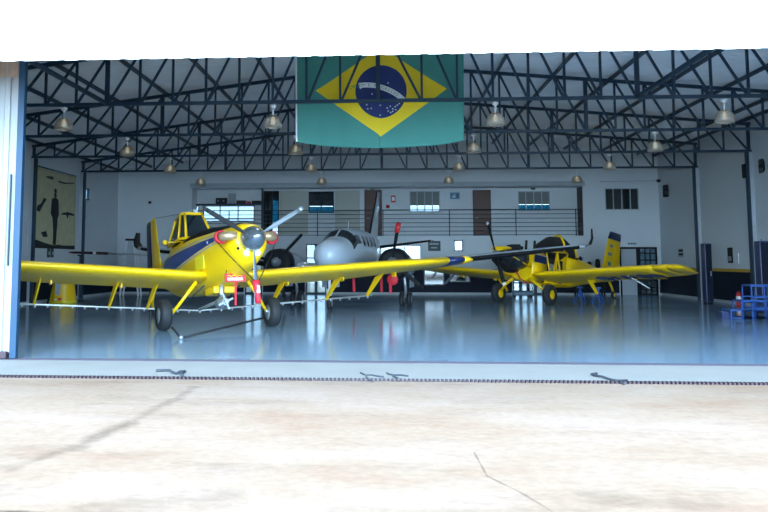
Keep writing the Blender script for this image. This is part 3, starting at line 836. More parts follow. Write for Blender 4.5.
# ceiling camera and conduit by the right corner
p = at(659, 180.5, YB - 0.35)
cm = thing('security_camera', 'small black security camera on the rear wall by the right corner', 'camera', (p.x, YB, p.z))
MB().tube([(0, 0, 0.03), (0, -0.3, 0.03)], 0.025, 8).build('bracket', M['black'], cm)
MB().box(-0.12, 0.22, -0.42, -0.28, -0.08, 0.06).build('body', M['black'], cm, bevel=0.02)
a = at(600, 181.5, YB); b = at(655.5, 180.7, YB)
o = MB().tube([(a.x, YB - 0.02, a.z), (b.x, YB - 0.02, b.z)], 0.02, 6).build('conduit', M['skirt']); tag(o, 'thin pale conduit running along the rear wall to the camera', 'conduit')
for (px, py) in ((150, 202.5),):
    p = at(px, py, YB); o = MB().box(p.x - 0.08, p.x + 0.08, YB - 0.06, YB, p.z - 0.06, p.z + 0.06).build('junction_box', M['black'], bevel=0.01); tag(o, 'tiny dark junction box on the rear wall above the near tail fin', 'box')

# things on the right wall
def speaker(px0, px1, py0, py1, lab):
    c = atx((px0 + px1) / 2, (py0 + py1) / 2, XR - 0.15)
    w = 0.30; h = abs(atx(px0, py0, XR - 0.15).z - atx(px0, py1, XR - 0.15).z)
    s_ = thing('wall_speaker', lab, 'speaker', (XR, c.y, c.z), group='speakers on the right wall')
    MB().box(-0.26, -0.06, -w / 2, w / 2, -h / 2, h / 2).build('cabinet', M['black'], s_, bevel=0.02)
    MB().box(-0.06, 0, -0.05, 0.05, -0.08, 0.08).build('bracket', M['grey'], s_)
    MB().lathe([(0, 0.09), (-0.01, 0.08)], (-0.16, -w / 2, -h * 0.18), 'y', 16).build('cone', M['rail'], s_)
    MB().lathe([(0, 0.06), (-0.01, 0.05)], (-0.16, -w / 2, h * 0.25), 'y', 16).build('tweeter', M['rail'], s_)
speaker(664, 667.5, 185, 197, 'black loudspeaker high on the right wall nearest the rear corner')
speaker(743, 749, 164, 178, 'black loudspeaker high on the right wall beside a pillar')
c = atx(763.5, 166, XR - 0.42)
fl = thing('flood_light', 'black trapezoid flood light on the right wall at the photo edge', 'light', (XR, c.y, c.z))
MB().tube([(0, 0, 0), (-0.25, 0, 0)], 0.04, 8).build('bracket', M['black'], fl)
rg = [[(-0.3 - 0.16 * s_ + a * s_ * 0.0, y_, z_) for (y_, z_) in ((-.16 * s_, -.2 * s_), (.16 * s_, -.2 * s_), (.16 * s_, .2 * s_), (-.16 * s_, .2 * s_))] for s_ in (0.7, 1.3) for a in (1,)]
MB().rings(rg, True, False).build('housing', M['black'], fl)
MB().box(-0.525, -0.512, -0.19, 0.19, -0.24, 0.24).build('lens', M['glass'], fl)
def plate(px0, px1, py0, py1, m, name, lab, cat):
    a = atx(px0, (py0 + py1) / 2, XR); b = atx(px1, (py0 + py1) / 2, XR)
    y0, y1 = sorted((a.y, b.y)); zc = atx((px0 + px1) / 2, py0, XR).z; zd = atx((px0 + px1) / 2, py1, XR).z
    o = MB().box(XR - 0.04, XR, y0, y1, zd, zc).build(name, m, bevel=0.006); tag(o, lab, cat); return o, (y0, y1, zd, zc)
o, q = plate(679, 684.5, 248.5, 257, M['skirt'], 'switch_panel', 'grey switch panel on the right wall near the rear corner', 'panel')
for k in range(2): MB().box(XR - 0.05, XR - 0.04, q[0] + 0.1, q[1] - 0.1, q[2] + 0.08 + k * 0.18, q[2] + 0.18 + k * 0.18).build('switch', M['navy'], o)
o, q = plate(728.5, 733, 247.5, 263, M['blackm'], 'hose_cabinet', 'tall black cabinet plate on the right wall between two pillars', 'cabinet')
o.data.materials[0] = M['blackm']
MB().box(XR - 0.045, XR - 0.04, q[0] + 0.08, q[1] - 0.08, q[2] + 0.08, q[2] + 0.28).build('vent', M['grey'], o)
o, q = plate(735.8, 739, 253, 264, M['white'], 'white_notice', 'small white notice on the right wall beside the black cabinet plate', 'sign')

def extinguisher(loc, lab):
    e = thing('fire_extinguisher', lab, 'fire extinguisher', loc, group='fire extinguishers on the hangar floor')
    MB().lathe([(0, 0.09), (0.03, 0.10), (0.46, 0.10), (0.54, 0.06), (0.57, 0.03)], n=16).build('cylinder', M['redp'], e)
    MB().lathe([(0.16, 0.102), (0.38, 0.102)], n=16, caps=False).build('label_band', M['white'], e)
    v = MB().box(-0.03, 0.03, -0.03, 0.03, 0.57, 0.64); v.bar((-0.03, 0, 0.66), (0.14, 0, 0.68), 0.025); v.build('valve', M['black'], e)
    MB().tube([(0.03, 0, 0.61), (0.12, 0, 0.58), (0.14, 0, 0.45), (0.125, 0, 0.25)], 0.014, 6).build('hose', M['black'], e)
    return e
p = atx(739, 303, XR - 0.3); extinguisher((XR - 0.3, p.y, 0.004), 'red and white extinguisher on the floor by the blue steps')
p = gnd(656.5, 293.5); extinguisher((p.x + 0.15, YB - 0.25, 0.004), 'red and white extinguisher on the floor beside the dark double door')

def tall_cabinet(px0, px1, pyt, Y, lab):
    x0 = at(px0, 280, Y).x; x1 = at(px1, 280, Y).x; zt = at(px0, pyt, Y).z
    c = thing('tall_cabinet', lab, 'cabinet', ((x0 + x1) / 2, Y, 0.004), group='tall navy cabinets along the right wall')
    h = (x1 - x0) / 2
    MB().box(-h, h, 0, 0.5, 0.06, zt).build('body', M['navyp'], c, bevel=0.02)
    MB().box(-h + 0.02, h - 0.02, 0.02, 0.48, 0, 0.06).build('plinth', M['black'], c)
    MB().box(-h + 0.03, h - 0.03, -0.015, 0, 0.12, zt - 0.06).build('door', M['navy'], c)
    MB().bar((h - 0.08, -0.03, zt * 0.5 - 0.1), (h - 0.08, -0.03, zt * 0.5 + 0.1), 0.025).build('handle', M['alu'], c)
    MB().box(-0.06, 0.06, 0.1, 0.3, zt, zt + 0.06).build('top_vent', M['grey'], c)
tall_cabinet(706, 713, 243.5, 38.4, 'tall narrow navy cabinet against a pillar, behind the yellow wing tip')
tall_cabinet(761.5, 773, 241, 32.3, 'tall navy cabinet behind the blue steps at the photo edge')

# mobile blue tube steps
p = gnd(767, 320); bs = thing('mobile_steps', 'bright blue tubular steps on the floor at the right', 'steps', (p.x, p.y, 0.004))
def frame(x0, x1, h, yd, nx, nz, name):
    f = MB()
    for y in (0.0, yd):
        for i in range(nx + 1):
            x = x0 + (x1 - x0) * i / nx; f.bar((x, y, 0), (x, y, h), 0.035)
        for j in range(1, nz + 1): f.bar((x0, y, h * j / nz), (x1, y, h * j / nz), 0.035)
        f.bar((x0, y, 0.05), (x1, y, 0.05), 0.035)
    for i in range(nx + 1):
        x = x0 + (x1 - x0) * i / nx; f.bar((x, 0, h), (x, yd, h), 0.035)
    f.build(name, M['bluep'], bs)
    MB().box(x0, x1, 0.0, yd, h + 0.017, h + 0.04).build('tread', M['bluep'], bs)
frame(-1.05, 0.35, 0.27, 0.7, 4, 1, 'low_frame')
frame(-0.72, 0.35, 0.55, 0.7, 3, 2, 'middle_frame')
frame(-0.42, 0.35, 1.02, 0.7, 2, 3, 'high_frame')
MB().box(-1.28, -1.06, 0.1, 0.5, 0.0, 0.22).build('foot_block', M['navyp'], bs)

# ================================================================== LEFT WALL: BANNER
def banner():
    q0 = atx(33, 166, XL + 0.05); q1 = atx(76, 174, XL + 0.05)
    y0, y1 = q0.y, q1.y; zt = atx(33, 165, XL + 0.05).z; zb = atx(34, 248, XL + 0.05).z
    b = thing('banner', 'yellowed cloth banner with dark figure hung on the left wall', 'banner', (XL, y0, 0))
    W, Hh = y1 - y0, zt - zb
    def P(u, v, off=0.0):
        return Vector((0.06 + 0.03 * math.sin(u * 14 + v * 3) * (1 - 0.5 * v) + off, W * u + (0.12 * (1 - v) if u < 0.02 else 0), zb + Hh * v - 0.06 * math.sin(PI * u) * v + 0.0))
    nu, nv = 40, 24
    c = MB().add([P(i / nu, j / nv) for j in range(nv + 1) for i in range(nu + 1)], [(j * (nu + 1) + i, j * (nu + 1) + i + 1, (j + 1) * (nu + 1) + i + 1, (j + 1) * (nu + 1) + i) for j in range(nv) for i in range(nu)], True).build('cloth', M['banner'], b)
    sm = c.modifiers.new('s', 'SOLIDIFY'); sm.thickness = 0.008; sm.offset = 0
    def shape(outline, name, m, off=0.02):
        cu = sum(p[0] for p in outline) / len(outline); cv = sum(p[1] for p in outline) / len(outline)
        n_ = len(outline); vs = [P(cu, cv, off)]; R = 6
        for k in range(1, R + 1):
            vs += [P(cu + (a - cu) * k / R, cv + (d - cv) * k / R, off) for a, d in outline]
        fs = [(0, 1 + j, 1 + (j + 1) % n_) for j in range(n_)]
        for k in range(R - 1):
            fs += [(1 + k * n_ + j, 1 + (k + 1) * n_ + j, 1 + (k + 1) * n_ + (j + 1) % n_, 1 + k * n_ + (j + 1) % n_) for j in range(n_)]
        return MB().add(vs, fs).build(name, m, b)
    def dense(pts, k=4): return [(a[0] + (c_[0] - a[0]) * t_ / k, a[1] + (c_[1] - a[1]) * t_ / k) for a, c_ in zip(pts, pts[1:] + pts[:1]) for t_ in range(k)]
    head = [(0.49 + 0.035 * math.cos(a * PI / 8), 0.70 + 0.035 * math.sin(a * PI / 8)) for a in range(16)]
    shape(head, 'figure_head', M['ink'])
    shape(dense([(0.44, 0.735), (0.54, 0.735), (0.52, 0.75), (0.515, 0.785), (0.465, 0.785), (0.46, 0.75)]), 'figure_hat', M['ink'], 0.024)
    shape(dense([(0.46, 0.665), (0.52, 0.665), (0.575, 0.64), (0.59, 0.45), (0.555, 0.40), (0.535, 0.22), (0.52, 0.05), (0.46, 0.05), (0.455, 0.22), (0.43, 0.40), (0.39, 0.45), (0.405, 0.64)]), 'figure_body', M['ink'])
    shape(dense([(0.08, 0.46), (0.16, 0.45), (0.30, 0.62), (0.25, 0.64), (0.20, 0.56), (0.10, 0.52)]), 'picture_aircraft', M['ink'])
    shape(dense([(0.66, 0.475), (0.80, 0.50), (0.96, 0.475), (0.96, 0.455), (0.82, 0.46), (0.80, 0.40), (0.77, 0.46), (0.66, 0.455)]), 'picture_aircraft', M['ink'])
    shape(dense([(0.20, 0.20), (0.32, 0.22), (0.36, 0.15), (0.26, 0.14)]), 'picture_mark', M['ink'])
    shape(dense([(0.02, 0.0), (0.99, 0.0), (0.99, 0.05), (0.8, 0.035), (0.6, 0.055), (0.4, 0.02), (0.22, 0.04), (0.10, 0.10), (0.04, 0.10)], 8), 'dark_hem', M['ink'])
    shape(dense([(0.02, 0.98), (0.12, 0.60), (0.20, 0.36), (0.38, 0.10), (0.30, 0.03), (0.12, 0.06), (0.06, 0.35)], 5), 'pale_fold', M['creased'], 0.012)
    shape(dense([(0.25, 0.90), (0.4, 0.885), (0.45, 0.92), (0.4, 0.935), (0.3, 0.92)], 3), 'picture_mark', M['darkbrown'])
    shape(dense([(0.55, 0.88), (0.7, 0.87), (0.95, 0.90), (0.95, 0.915), (0.72, 0.89), (0.56, 0.90)], 3), 'picture_mark', M['darkbrown'])
    MB().tube([(0.03, -0.05, zt + 0.02), (0.03, W + 0.05, zt + 0.02)], 0.03, 8).build('hanging_pole', M['rail'], b)
banner()
for i, (px, py) in enumerate(((48.3, 251), (51.8, 251))):
    c = atx(px, py, XL); o = MB().box(XL, XL + 0.04, c.y - 0.14, c.y + 0.14, c.z - 0.28, c.z + 0.28).build('wall_socket', M['signdark'], bevel=0.01)
    MB().box(XL + 0.04, XL + 0.05, c.y - 0.07, c.y + 0.07, c.z - 0.17, c.z - 0.03).build('socket_face', M['skirt'], o)
    tag(o, ['near one of two socket boxes under the left wall banner', 'far one of two socket boxes under the left wall banner'][i], 'socket', 'socket boxes under the banner')

# ================================================================== AIRCRAFT
def ring(x, zt, zb, hw, n=28, e=2.6, yc=0.0, tp=0.0):
    zc = (zt + zb) / 2; hz = (zt - zb) / 2; out = []
    for j in range(n):
        a = 2 * PI * j / n; c, s_ = math.cos(a), math.sin(a)
        out.append((x, yc + hw * (1 - tp * max(0, -s_)) * math.copysign(abs(c) ** (2 / e), c), zc + hz * math.copysign(abs(s_) ** (2 / e), s_)))
    return out

def airfoil(n=14, t=0.15, camber=0.03):
    """closed outline, chord 1, x aft from the leading edge"""
    def th(x): return 5 * t * (0.2969 * math.sqrt(x) - 0.126 * x - 0.3516 * x * x + 0.2843 * x ** 3 - 0.1036 * x ** 4)
    def cm(x): return camber * (4 * x * (1 - x))
    xs = [(1 - math.cos(PI * i / n)) / 2 for i in range(n + 1)]
    up = [(x, cm(x) + th(x)) for x in reversed(xs)]; lo = [(x, cm(x) - th(x)) for x in xs[1:-1]]
    return up + lo

def wing_mesh(stations, t=0.15, camber=0.03, inc=0.0):
    """stations: (y, x of leading edge, chord, z, thickness factor)"""
    af = airfoil(t=t, camber=camber); rings = []
    for (y, xl, ch, z, k) in stations:
        rings.append([(xl - px * ch, y, z + pz * ch * k - (px - 0.3) * ch * inc * max(0.0, 1 - max(0, abs(y) - 4.5) / 3.2)) for (px, pz) in af])
    return MB().rings(rings)

def fin_mesh(stations, t=0.10):
    """vertical surface: (z, x of leading edge, chord)"""
    af = airfoil(t=t, camber=0.0)
    return MB().rings([[(xl - px * ch, pz * ch, z) for (px, pz) in af] for (z, xl, ch) in stations])

def prop_blade(r0, r1, chord, phi, x, z, m, tip_m, parent, twist=38):
    """blade pointing at angle phi from straight up, seen from ahead (positive towards the aircraft's left)"""
    d = Vector((0, math.sin(phi), math.cos(phi))); tang = Vector((0, math.cos(phi), -math.sin(phi))); ax = Vector((1, 0, 0))
    def rg(f):
        r = r0 + (r1 - r0) * f
        c = chord * (0.42 + 0.9 * math.sin(min(1, f * 1.5) * PI / 2) * (1 - 0.62 * max(0, f - 0.35))) * 0.75
        if f > 0.96: c *= 0.7
        a = math.radians(twist * (1 - f) + 14); u = tang * math.cos(a) + ax * math.sin(a); w = u.cross(d)
        th = c * 0.16 * (1.5 - f)
        if f < 0.06: c, th = chord * 0.36, chord * 0.36
        return [Vector((x, 0, z)) + d * r + u * (c / 2 * math.cos(q * PI / 6)) + w * (th / 2 * math.sin(q * PI / 6)) for q in range(12)]
    cut = 0.90
    fs = [0, 0.05, 0.12, 0.25, 0.4, 0.55, 0.7, 0.82, cut]
    b = MB().rings([rg(f) for f in fs]).build('propeller_blade', m, parent)
    MB().rings([rg(f) for f in (cut, 0.96, 1.0)]).build('blade_tip', tip_m, b)
    return b

def wheel(y, r, w, parent, hub_m, x=0.0, z=None, name='main_wheel', hr=0.57):
    z = r if z is None else z
    pr = [(-w / 2, r * (hr - .02)), (-w / 2, r * 0.80), (-w * 0.40, r * 0.93), (-w * 0.22, r), (w * 0.22, r), (w * 0.40, r * 0.93), (w / 2, r * 0.80), (w / 2, r * (hr - .02))]
    t = MB().lathe(pr, (x, y, z), 'y', 28, caps=False).build(name, M['rubber'], parent)
    MB().lathe([(-w * 0.46, 0.02), (-w * 0.46, r * 0.3), (-w * 0.38, r * 0.38), (-w * 0.42, r * hr), (w * 0.42, r * hr), (w * 0.38, r * 0.38), (w * 0.46, r * 0.3), (w * 0.46, 0.02)], (x, y, z), 'y', 20).build('wheel_hub', hub_m, t)
    return t

def place(o, x, y, head_deg, pitch_deg):
    o.location = (x, y, 0.006); o.rotation_euler = (0, -math.radians(pitch_deg), math.radians(head_deg - 90))

WDIH = math.tan(math.radians(3.6))
def wing_z(y, dih=None): return 1.27 + abs(y) * (WDIH if dih is None else dih)
INC = math.tan(math.radians(5))

def duster_wings(root, span, band_m, m, dih=None, xo=0.0):
    for s_ in (1, -1):
        def st(y, k=1.0, dx=0, ch=1.83): return (s_ * y, 0.62 - dx + xo, ch, wing_z(y, dih), k)
        yt = span
        wg = wing_mesh([st(0.30, 1.0), st(0.9), st(2.5), st(4.5), st(min(5.8, yt - 1.6)), st(yt - 1.05)], inc=INC).build('wing', m, root)
        wing_mesh([st(yt - 1.05, 1.002), st(yt - 0.50, 0.99)], inc=INC).build('wing_band', band_m, root)
        wing_mesh([st(yt - 0.50, 0.99), st(yt - 0.25, 0.93, 0.05, 1.72), st(yt - 0.08, 0.7, 0.18, 1.50), st(yt, 0.25, 0.35, 1.2)], inc=INC).build('wing_tip', m, root)
        # ailerons and flaps hinge gap brackets
        for y in (2.4, 4.2, 6.0):
            if y < span - 1: MB().box(-0.95 + xo, -0.75 + xo, s_ * y - 0.02, s_ * y + 0.02, wing_z(y, dih) - 0.20, wing_z(y, dih) - 0.06).build('hinge_bracket', m, root)

def tail(root, m, rud_m, d=0.0):
    for s_ in (1, -1):
        wing_mesh([(s_ * 0.05, -5.35 + d, 1.25, 2.10, 1), (s_ * 2.45, -5.55 + d, 1.0, 2.12, 1), (s_ * 2.62, -5.75 + d, 0.7, 2.12, 0.5)], t=0.11, camber=0).build('tailplane', m, root)
    f = fin_mesh([(2.12, -5.10 + d, 1.15), (2.6, -5.30 + d, 0.98), (4.05, -5.78 + d, 0.62), (4.17, -5.88 + d, 0.5)]).build('tail_fin', m, root)
    fin_mesh([(2.05, -6.24 + d, 0.62), (4.03, -6.39 + d, 0.50), (4.15, -6.39 + d, 0.45)], 0.08).build('rudder', rud_m, root)
    return f

def spray_boom(root, y0, y1, arms, m):
    xb = -1.62
    def zb(y): return 0.65 + abs(y) * 0.06
    MB().tube([(xb, y, zb(y)) for y in (y0, y0 / 2, 0, y1 / 2, y1)], 0.026, 8).build('spray_boom', M['alu'], root)
    y = y0 + 0.2
    while y < y1:
        MB().tube([(xb, y, zb(y) - 0.01), (xb - 0.03, y, zb(y) - 0.07)], [0.022, 0.03], 6).build('nozzle', M['redp'] if 0 else M['alu'], root); y += 0.32
    for y in arms:
        zw = wing_z(y) - 0.12
        MB().prism([(-0.45, y - 0.02, zw + .02), (-0.98, y - 0.02, zw - .03), (xb - 0.02, y - 0.02, zb(y) + 0.03), (xb + 0.07, y - 0.02, zb(y) - 0.03)], (0, 0.04, 0)).build('boom_hanger', m, root)

# ------------------------------------------------------------------ near crop duster
A = thing('crop_duster', 'yellow crop duster with blue side flash and grey spinner, nearest the doorway', 'airplane')
PA = 9.0
place(A, -4.41, 23.55, 30.5, PA)
secs = [(2.46, 2.30, 1.42, .42), (2.36, 2.36, 1.34, .47), (2.1, 2.42, 1.26, .52), (1.4, 2.50, 1.14, .58), (0.7, 2.60, 1.06, .62), (0, 2.70, 1.02, .63), (-0.9, 2.76, 1.02, .62),
        (-1.8, 2.76, 1.06, .58), (-2.9, 2.72, 1.18, .52), (-3.9, 2.56, 1.48, .38), (-5.2, 2.36, 1.78, .20), (-6.3, 2.26, 1.95, .07)]
MB().rings([ring(2.52, 2.24, 1.52, .34, tp=.45)] + [ring(*q, tp=max(0, .45 * min(1, (q[0] - .6) / 1.5))) for q in secs]).build('fuselage', M['fuse'], A)
duster_wings(A, 8.15, M['navyp'], M['yellow'])
tail(A, M['yellow'], M['navyp'])
# canopy
def canopy(root, frame_m, glass_m, xo=0.0):
    b = [(-1.35, .40, 2.68), (-1.85, .47, 2.72), (-3.1, .40, 2.70)]; t = [(-1.85, .26, 3.47), (-2.1, .30, 3.51), (-2.72, .26, 3.45)]
    def q(lst): return [(x + xo, y, z) for x, y, z in lst] + [(x + xo, -y, z) for x, y, z in reversed(lst)]
    MB().rings([q(b), q(t)], True, False).build('canopy_glass', glass_m, root)
    f = MB()
    for s_ in (1, -1):
        for i in range(3):
            f.tube([(b[i][0] + xo, s_ * b[i][1], b[i][2]), (t[i][0] + xo, s_ * t[i][1], t[i][2])], 0.038, 8)
        f.tube([(p[0] + xo, s_ * p[1], p[2]) for p in b], 0.038, 8); f.tube([(p[0] + xo, s_ * p[1], p[2]) for p in t], 0.04, 8)
    for i in (0, 2): f.tube([(t[i][0] + xo, .26, t[i][2]), (t[i][0] + xo, -.26, t[i][2])], 0.04, 8)
    f.tube([(b[0][0] + xo, .4, b[0][2]), (b[0][0] + xo, -.4, b[0][2])], 0.035, 8)
    f.build('canopy_frame', frame_m, root)
    MB().rings([[(x + xo, y, z + h) for x, y, z in t] + [(x + xo, -y, z + h) for x, y, z in reversed(t)] for h in (0.0, 0.05)], True, False).build('canopy_roof', frame_m, root)
    MB().rings([ring(-2.72 + xo, 3.45, 2.6, .24, e=3), ring(-3.2 + xo, 3.08, 2.5, .24, e=3), ring(-3.9 + xo, 2.62, 2.3, .16, e=3)]).build('turtle_deck', frame_m, root)
    for s_ in (1, -1):
        MB().tube([(-2.3 + xo, s_ * 0.46, 2.8), (-2.3 + xo, s_ * 0.56, 2.8)], 0.015, 6).build('door_handle', M['grey'], root)
canopy(A, M['yellow'], M['glass'])
MB().tube([(-2.0, 0, 3.56), (-5.9, 0, 4.16)], 0.008, 5).build('deflector_cable', M['rail'], A)
mr = MB(); mr.tube([(-1.55, -.45, 2.6), (-1.6, -.92, 2.58)], 0.015, 6); mr.lathe([(-0.04, 0.04), (-0.03, 0.07), (0.02, 0.075), (0.05, 0.04)], (-1.6, -.95, 2.58), 'x', 14)
mr.build('mirror', M['yellow'], A)
MB().tube([(-2.0, 0.1, 3.55), (-2.0, 0.1, 3.63)], 0.05, 8).build('roof_beacon', M['white'], A)
# spinner, propeller
ZH_ = 1.94
MB().lathe([(2.50, .30), (2.54, .31), (2.66, .30), (2.80, .255), (2.94, .18), (3.04, .09), (3.08, .02)], (0, 0, ZH_), 'x', 28).build('spinner', M['spinner'], A)
prop_blade(0.22, 1.42, 0.17, PI, 2.66, ZH_, M['grey'], M['grey'], A)
prop_blade(0.22, 1.62, 0.135, PI / 3, 2.66, ZH_, M['grey'], M['grey'], A, -35)
prop_blade(0.22, 1.45, 0.14, -PI / 3, 2.66, ZH_, M['blackm'], M['blackm'], A, 20)
MB().lathe([(2.40, .36), (2.52, .33)], (0, 0, ZH_), 'x', 28).build('spinner_backplate', M['yellow'], A)
# exhaust stacks, lights and small fittings on the nose
for s_ in (1, -1):
    MB().tube([(2.46, s_ * .36, 2.03), (2.42, s_ * .54, 2.04), (2.34, s_ * .64, 2.04), (2.16, s_ * .67, 2.04)], [.10, .115, .12, .12], 16).build('exhaust_stack', M['bronze'], A)
    MB().lathe([(2.505, .082), (2.535, .075)], (0, s_ * .145, 1.60), 'x', 16).build('landing_light', M['white'], A)
MB().lathe([(2.47, .04), (2.50, .03)], (0, -.34, 1.72), 'x', 10).build('cowl_vent', M['black'], A)
MB().prism([(0.05, -.636, 1.50), (0.70, -.630, 1.50), (0.70, -.630, 1.86), (0.05, -.636, 1.86)], (0, .03, 0)).build('pale_panel', M['paley'], A)
MB().lathe([(0, .03), (.02, .03)], (1.0, -.62, 2.12), 'y', 10).build('fuel_cap', M['white'], A)
MB().box(-0.75, -0.05, -1.35, -.62, wing_z(1) + 0.10, wing_z(1) + 0.17).build('walkway_pad', M['black'], A)
for s_ in (1, -1):
    MB().tube([(0.35, s_ * .72, 1.20), (0.26, s_ * 1.0, 0.84), (0.10, s_ * 1.30, .44)], [.05, .045, .04], 10).build('gear_leg', M['yellow'], A)
    MB().tube([(0.10, s_ * 1.28, .42), (0.0, s_ * 1.58, .40)], 0.04, 8).build('axle', M['grey'], A)
    wheel(s_ * 1.52, .40, .30, A, M['alu'])
MB().tube([(-6.0, 0, 1.98), (-6.35, 0, 1.45), (-6.4, 0, 1.15)], 0.04, 8).build('tail_leg', M['yellow'], A)
wheel(0, .17, .12, A, M['alu'], x=-6.42, z=1.075, name='tail_wheel')
# spray pump slung under the belly
pm = MB().lathe([(-.22, .05), (-.18, .15), (0.08, .17), (.16, .10), (.24, .09)], (0.55, -0.10, 0.62), 'x', 18).build('spray_pump', M['grey'], A)
MB().tube([(0.55, -.10, 1.10), (0.5, -.10, .70)], .07, 10).build('pump_pipe', M['alu'], pm)
MB().tube([(0.45, -.10, 0.7), (-0.4, -.15, .66), (-1.62, 0, .68)], .045, 8).build('feed_pipe', M['alu'], pm)
for k in range(4):
    a = k * PI / 2 + 0.4
    MB().bar((0.82, -.10, .62), (0.82, -.10 + .22 * math.cos(a), .62 + .22 * math.sin(a)), .05, .012, (1, 0, 0)).build('fan_blade', M['grey'], pm)
MB().tube([(0.78, -.10, .62), (0.86, -.10, .62)], .05, 10).build('fan_hub', M['grey'], pm)
for s_ in (1, -1): MB().tube([(0.3, s_ * .12 - .1, 1.06), (0.62, s_ * .05 - .1, .74)], .02, 6).build('pump_strut', M['rail'], pm)
MB().box(-0.2, 0.5, -.3, .3, .88, 1.06).build('hopper_gate', M['yellow'], A, bevel=0.03)
spray_boom(A, -6.9, 5.6, (-4.5, -2.55, -1.5, 2.2, 4.0, 5.42), M['yellow'])
MB().tube([(0.3, .5, 1.10), (-1.6, 0.6, .70)], .02, 6).build('boom_brace', M['rail'], A); MB().tube([(0.3, -.5, 1.10), (-1.6, -0.6, .70)], .02, 6).build('boom_brace', M['rail'], A)

def a_world(x, y, z): 
    return A_M @ Vector((x, y, z))
A_M = Matrix.Translation(A.location) @ A.rotation_euler.to_matrix().to_4x4()
# red covers, cord, strap, placard and ribbon (loose items hung on the aircraft)
for s_, lab in ((-1, 'red ring shaped cover on the exhaust left of the grey spinner'), (1, 'red ring shaped cover on the exhaust right of the grey spinner')):
    r = MB().lathe([(2.26, .125), (2.26, .165), (2.15, .165), (2.11, .13), (2.10, .02)], (0, s_ * .67, 2.04), 'x', 20, caps=False).build('exhaust_cover', M['red'])
    r.matrix_world = A_M; tag(r, lab, 'cover', 'red exhaust covers')
o = MB().tube([(2.15, -.825, 2.01), (2.42, -.56, 1.55), (2.72, -.06, .90)], .012, 5).tube([(2.15, .825, 2.01), (2.45, .5, 1.5), (2.72, .06, .90)], .012, 5).build('restraint_cord', M['black'])
o.matrix_world = A_M; tag(o, 'thin dark cord from the exhaust covers to the red propeller strap', 'cord')
st = thing('propeller_strap', 'red strap with white mark tied round the lower propeller blade', 'strap', A.location, A.rotation_euler)
MB().rings([[(2.66 + .09 * math.cos(q * PI / 6), (.095 if z > .7 else .07) * math.sin(q * PI / 6) + dy, z) for q in range(12)] for z, dy in ((.91, 0), (.80, .01), (.62, .02), (.46, .03), (.36, .035))]).build('strap', M['red'], st)
MB().prism([(2.757, -.03, .60), (2.757, .065, .60), (2.757, .04, .78), (2.757, 0, .78)], (.006, 0, 0)).build('white_mark', M['white'], st)
pl = thing('warning_placard', 'red warning placard with white lettering under the nose of the near aircraft', 'placard', A.location, A.rotation_euler)
px_, pz_ = 1.60, 1.12
MB().box(px_, px_ + .02, -.40, .16, pz_ - .10, pz_ + .11).build('board', M['redp'], pl)
lt = MB()
for k in range(8):
    y = -.33 + k * .053; lt.box(px_ + .02, px_ + .026, y, y + .040, pz_ - .065, pz_ + .005)
lt.build('lettering', M['white'], pl)
lt = MB()
pts = [(px_ + .022, -.34 + .05 * k, pz_ + .05 + .022 * math.sin(k * 2.1)) for k in range(9)]
lt.tube(pts, .010, 5); lt.build('script_line', M['paley'], pl)
lt = MB(); lt.bar((px_ + .01, -.36, pz_ + .10), (px_ - .0, -.34, pz_ + .20), .012); lt.bar((px_ + .01, .12, pz_ + .10), (px_ - .0, .10, pz_ + .2), .012); lt.build('hanger', M['black'], pl)
o = MB().prism([(px_ + .022, -.15, pz_ - .09), (px_ + .022, -.09, pz_ - .09), (px_ + .012, -.12, pz_ - .68), (px_ + .012, -.17, pz_ - .68)], (.006, 0, 0)).build('warning_ribbon', M['red'])
o.matrix_world = A_M; tag(o, 'narrow red ribbon hanging below the red placard', 'ribbon')
# tow bridle: a V of bars lying from wheel to wheel
p0 = a_world(.02, -1.80, .20); p2 = a_world(.22, 1.24, .34); p1 = gnd(181, 338, .04)
tb = thing('tow_bar', 'dark V shaped tow bar lying between the wheels of the near aircraft', 'tow bar', (p1.x, p1.y, 0.004))
L_ = Vector((p1.x, p1.y, .004))
p0 = gnd(172, 327.5, .22); p2 = gnd(263, 318, .26)
MB().tube([p0 - L_, p1 - L_], .028, 8).build('short_arm', M['blackm'], tb); MB().tube([p2 - L_, p1 - L_], .028, 8).build('long_arm', M['blackm'], tb)
MB().lathe([(0.0, .05), (.06, .055), (.09, .03)], (0, 0, 0), 'z', 12).build('tow_eye', M['grey'], tb)

# ------------------------------------------------------------------ stripped crop duster at the right
CDIH = math.tan(math.radians(3.6))
C = thing('crop_duster', 'yellow crop duster with its engine and side panels uncovered, at the right', 'airplane')
PC = 8.0
place(C, 5.87, 37.9, -42.5, PC); C.location.z -= .18
rear = [(-1.9, 2.62, 1.10, .50), (-2.9, 2.58, 1.2, .46), (-4.1, 2.48, 1.48, .36), (-5.6, 2.32, 1.78, .20), (-6.75, 2.24, 1.95, .07)]
MB().rings([ring(*q) for q in rear]).build('rear_fuselage', M['yellow'], C)
MB().rings([ring(*q) for q in ((0.70, 2.34, 1.10, .52), (0.3, 2.40, 1.05, .58), (-0.25, 2.44, 1.05, .60))]).build('hopper_section', M['yellow'], C)
MB().box(-0.2, 0.62, .56, .60, 1.85, 2.15).build('blue_panel', M['navyp'], C)
MB().box(-0.2, 0.62, .56, .605, 2.17, 2.19).build('panel_line', M['white'], C)
duster_wings(C, 6.65, M['yellow'], M['yellow'], CDIH)
CW = lambda y: wing_z(y, CDIH)
tl = tail(C, M['yellow'], M['yellow'], -.45)
fin_mesh([(3.90, -6.15, 1.21), (4.05, -6.23, 1.14), (4.26, -6.35, 1.02)], 0.09).build('fin_cap', M['navyp'], C)
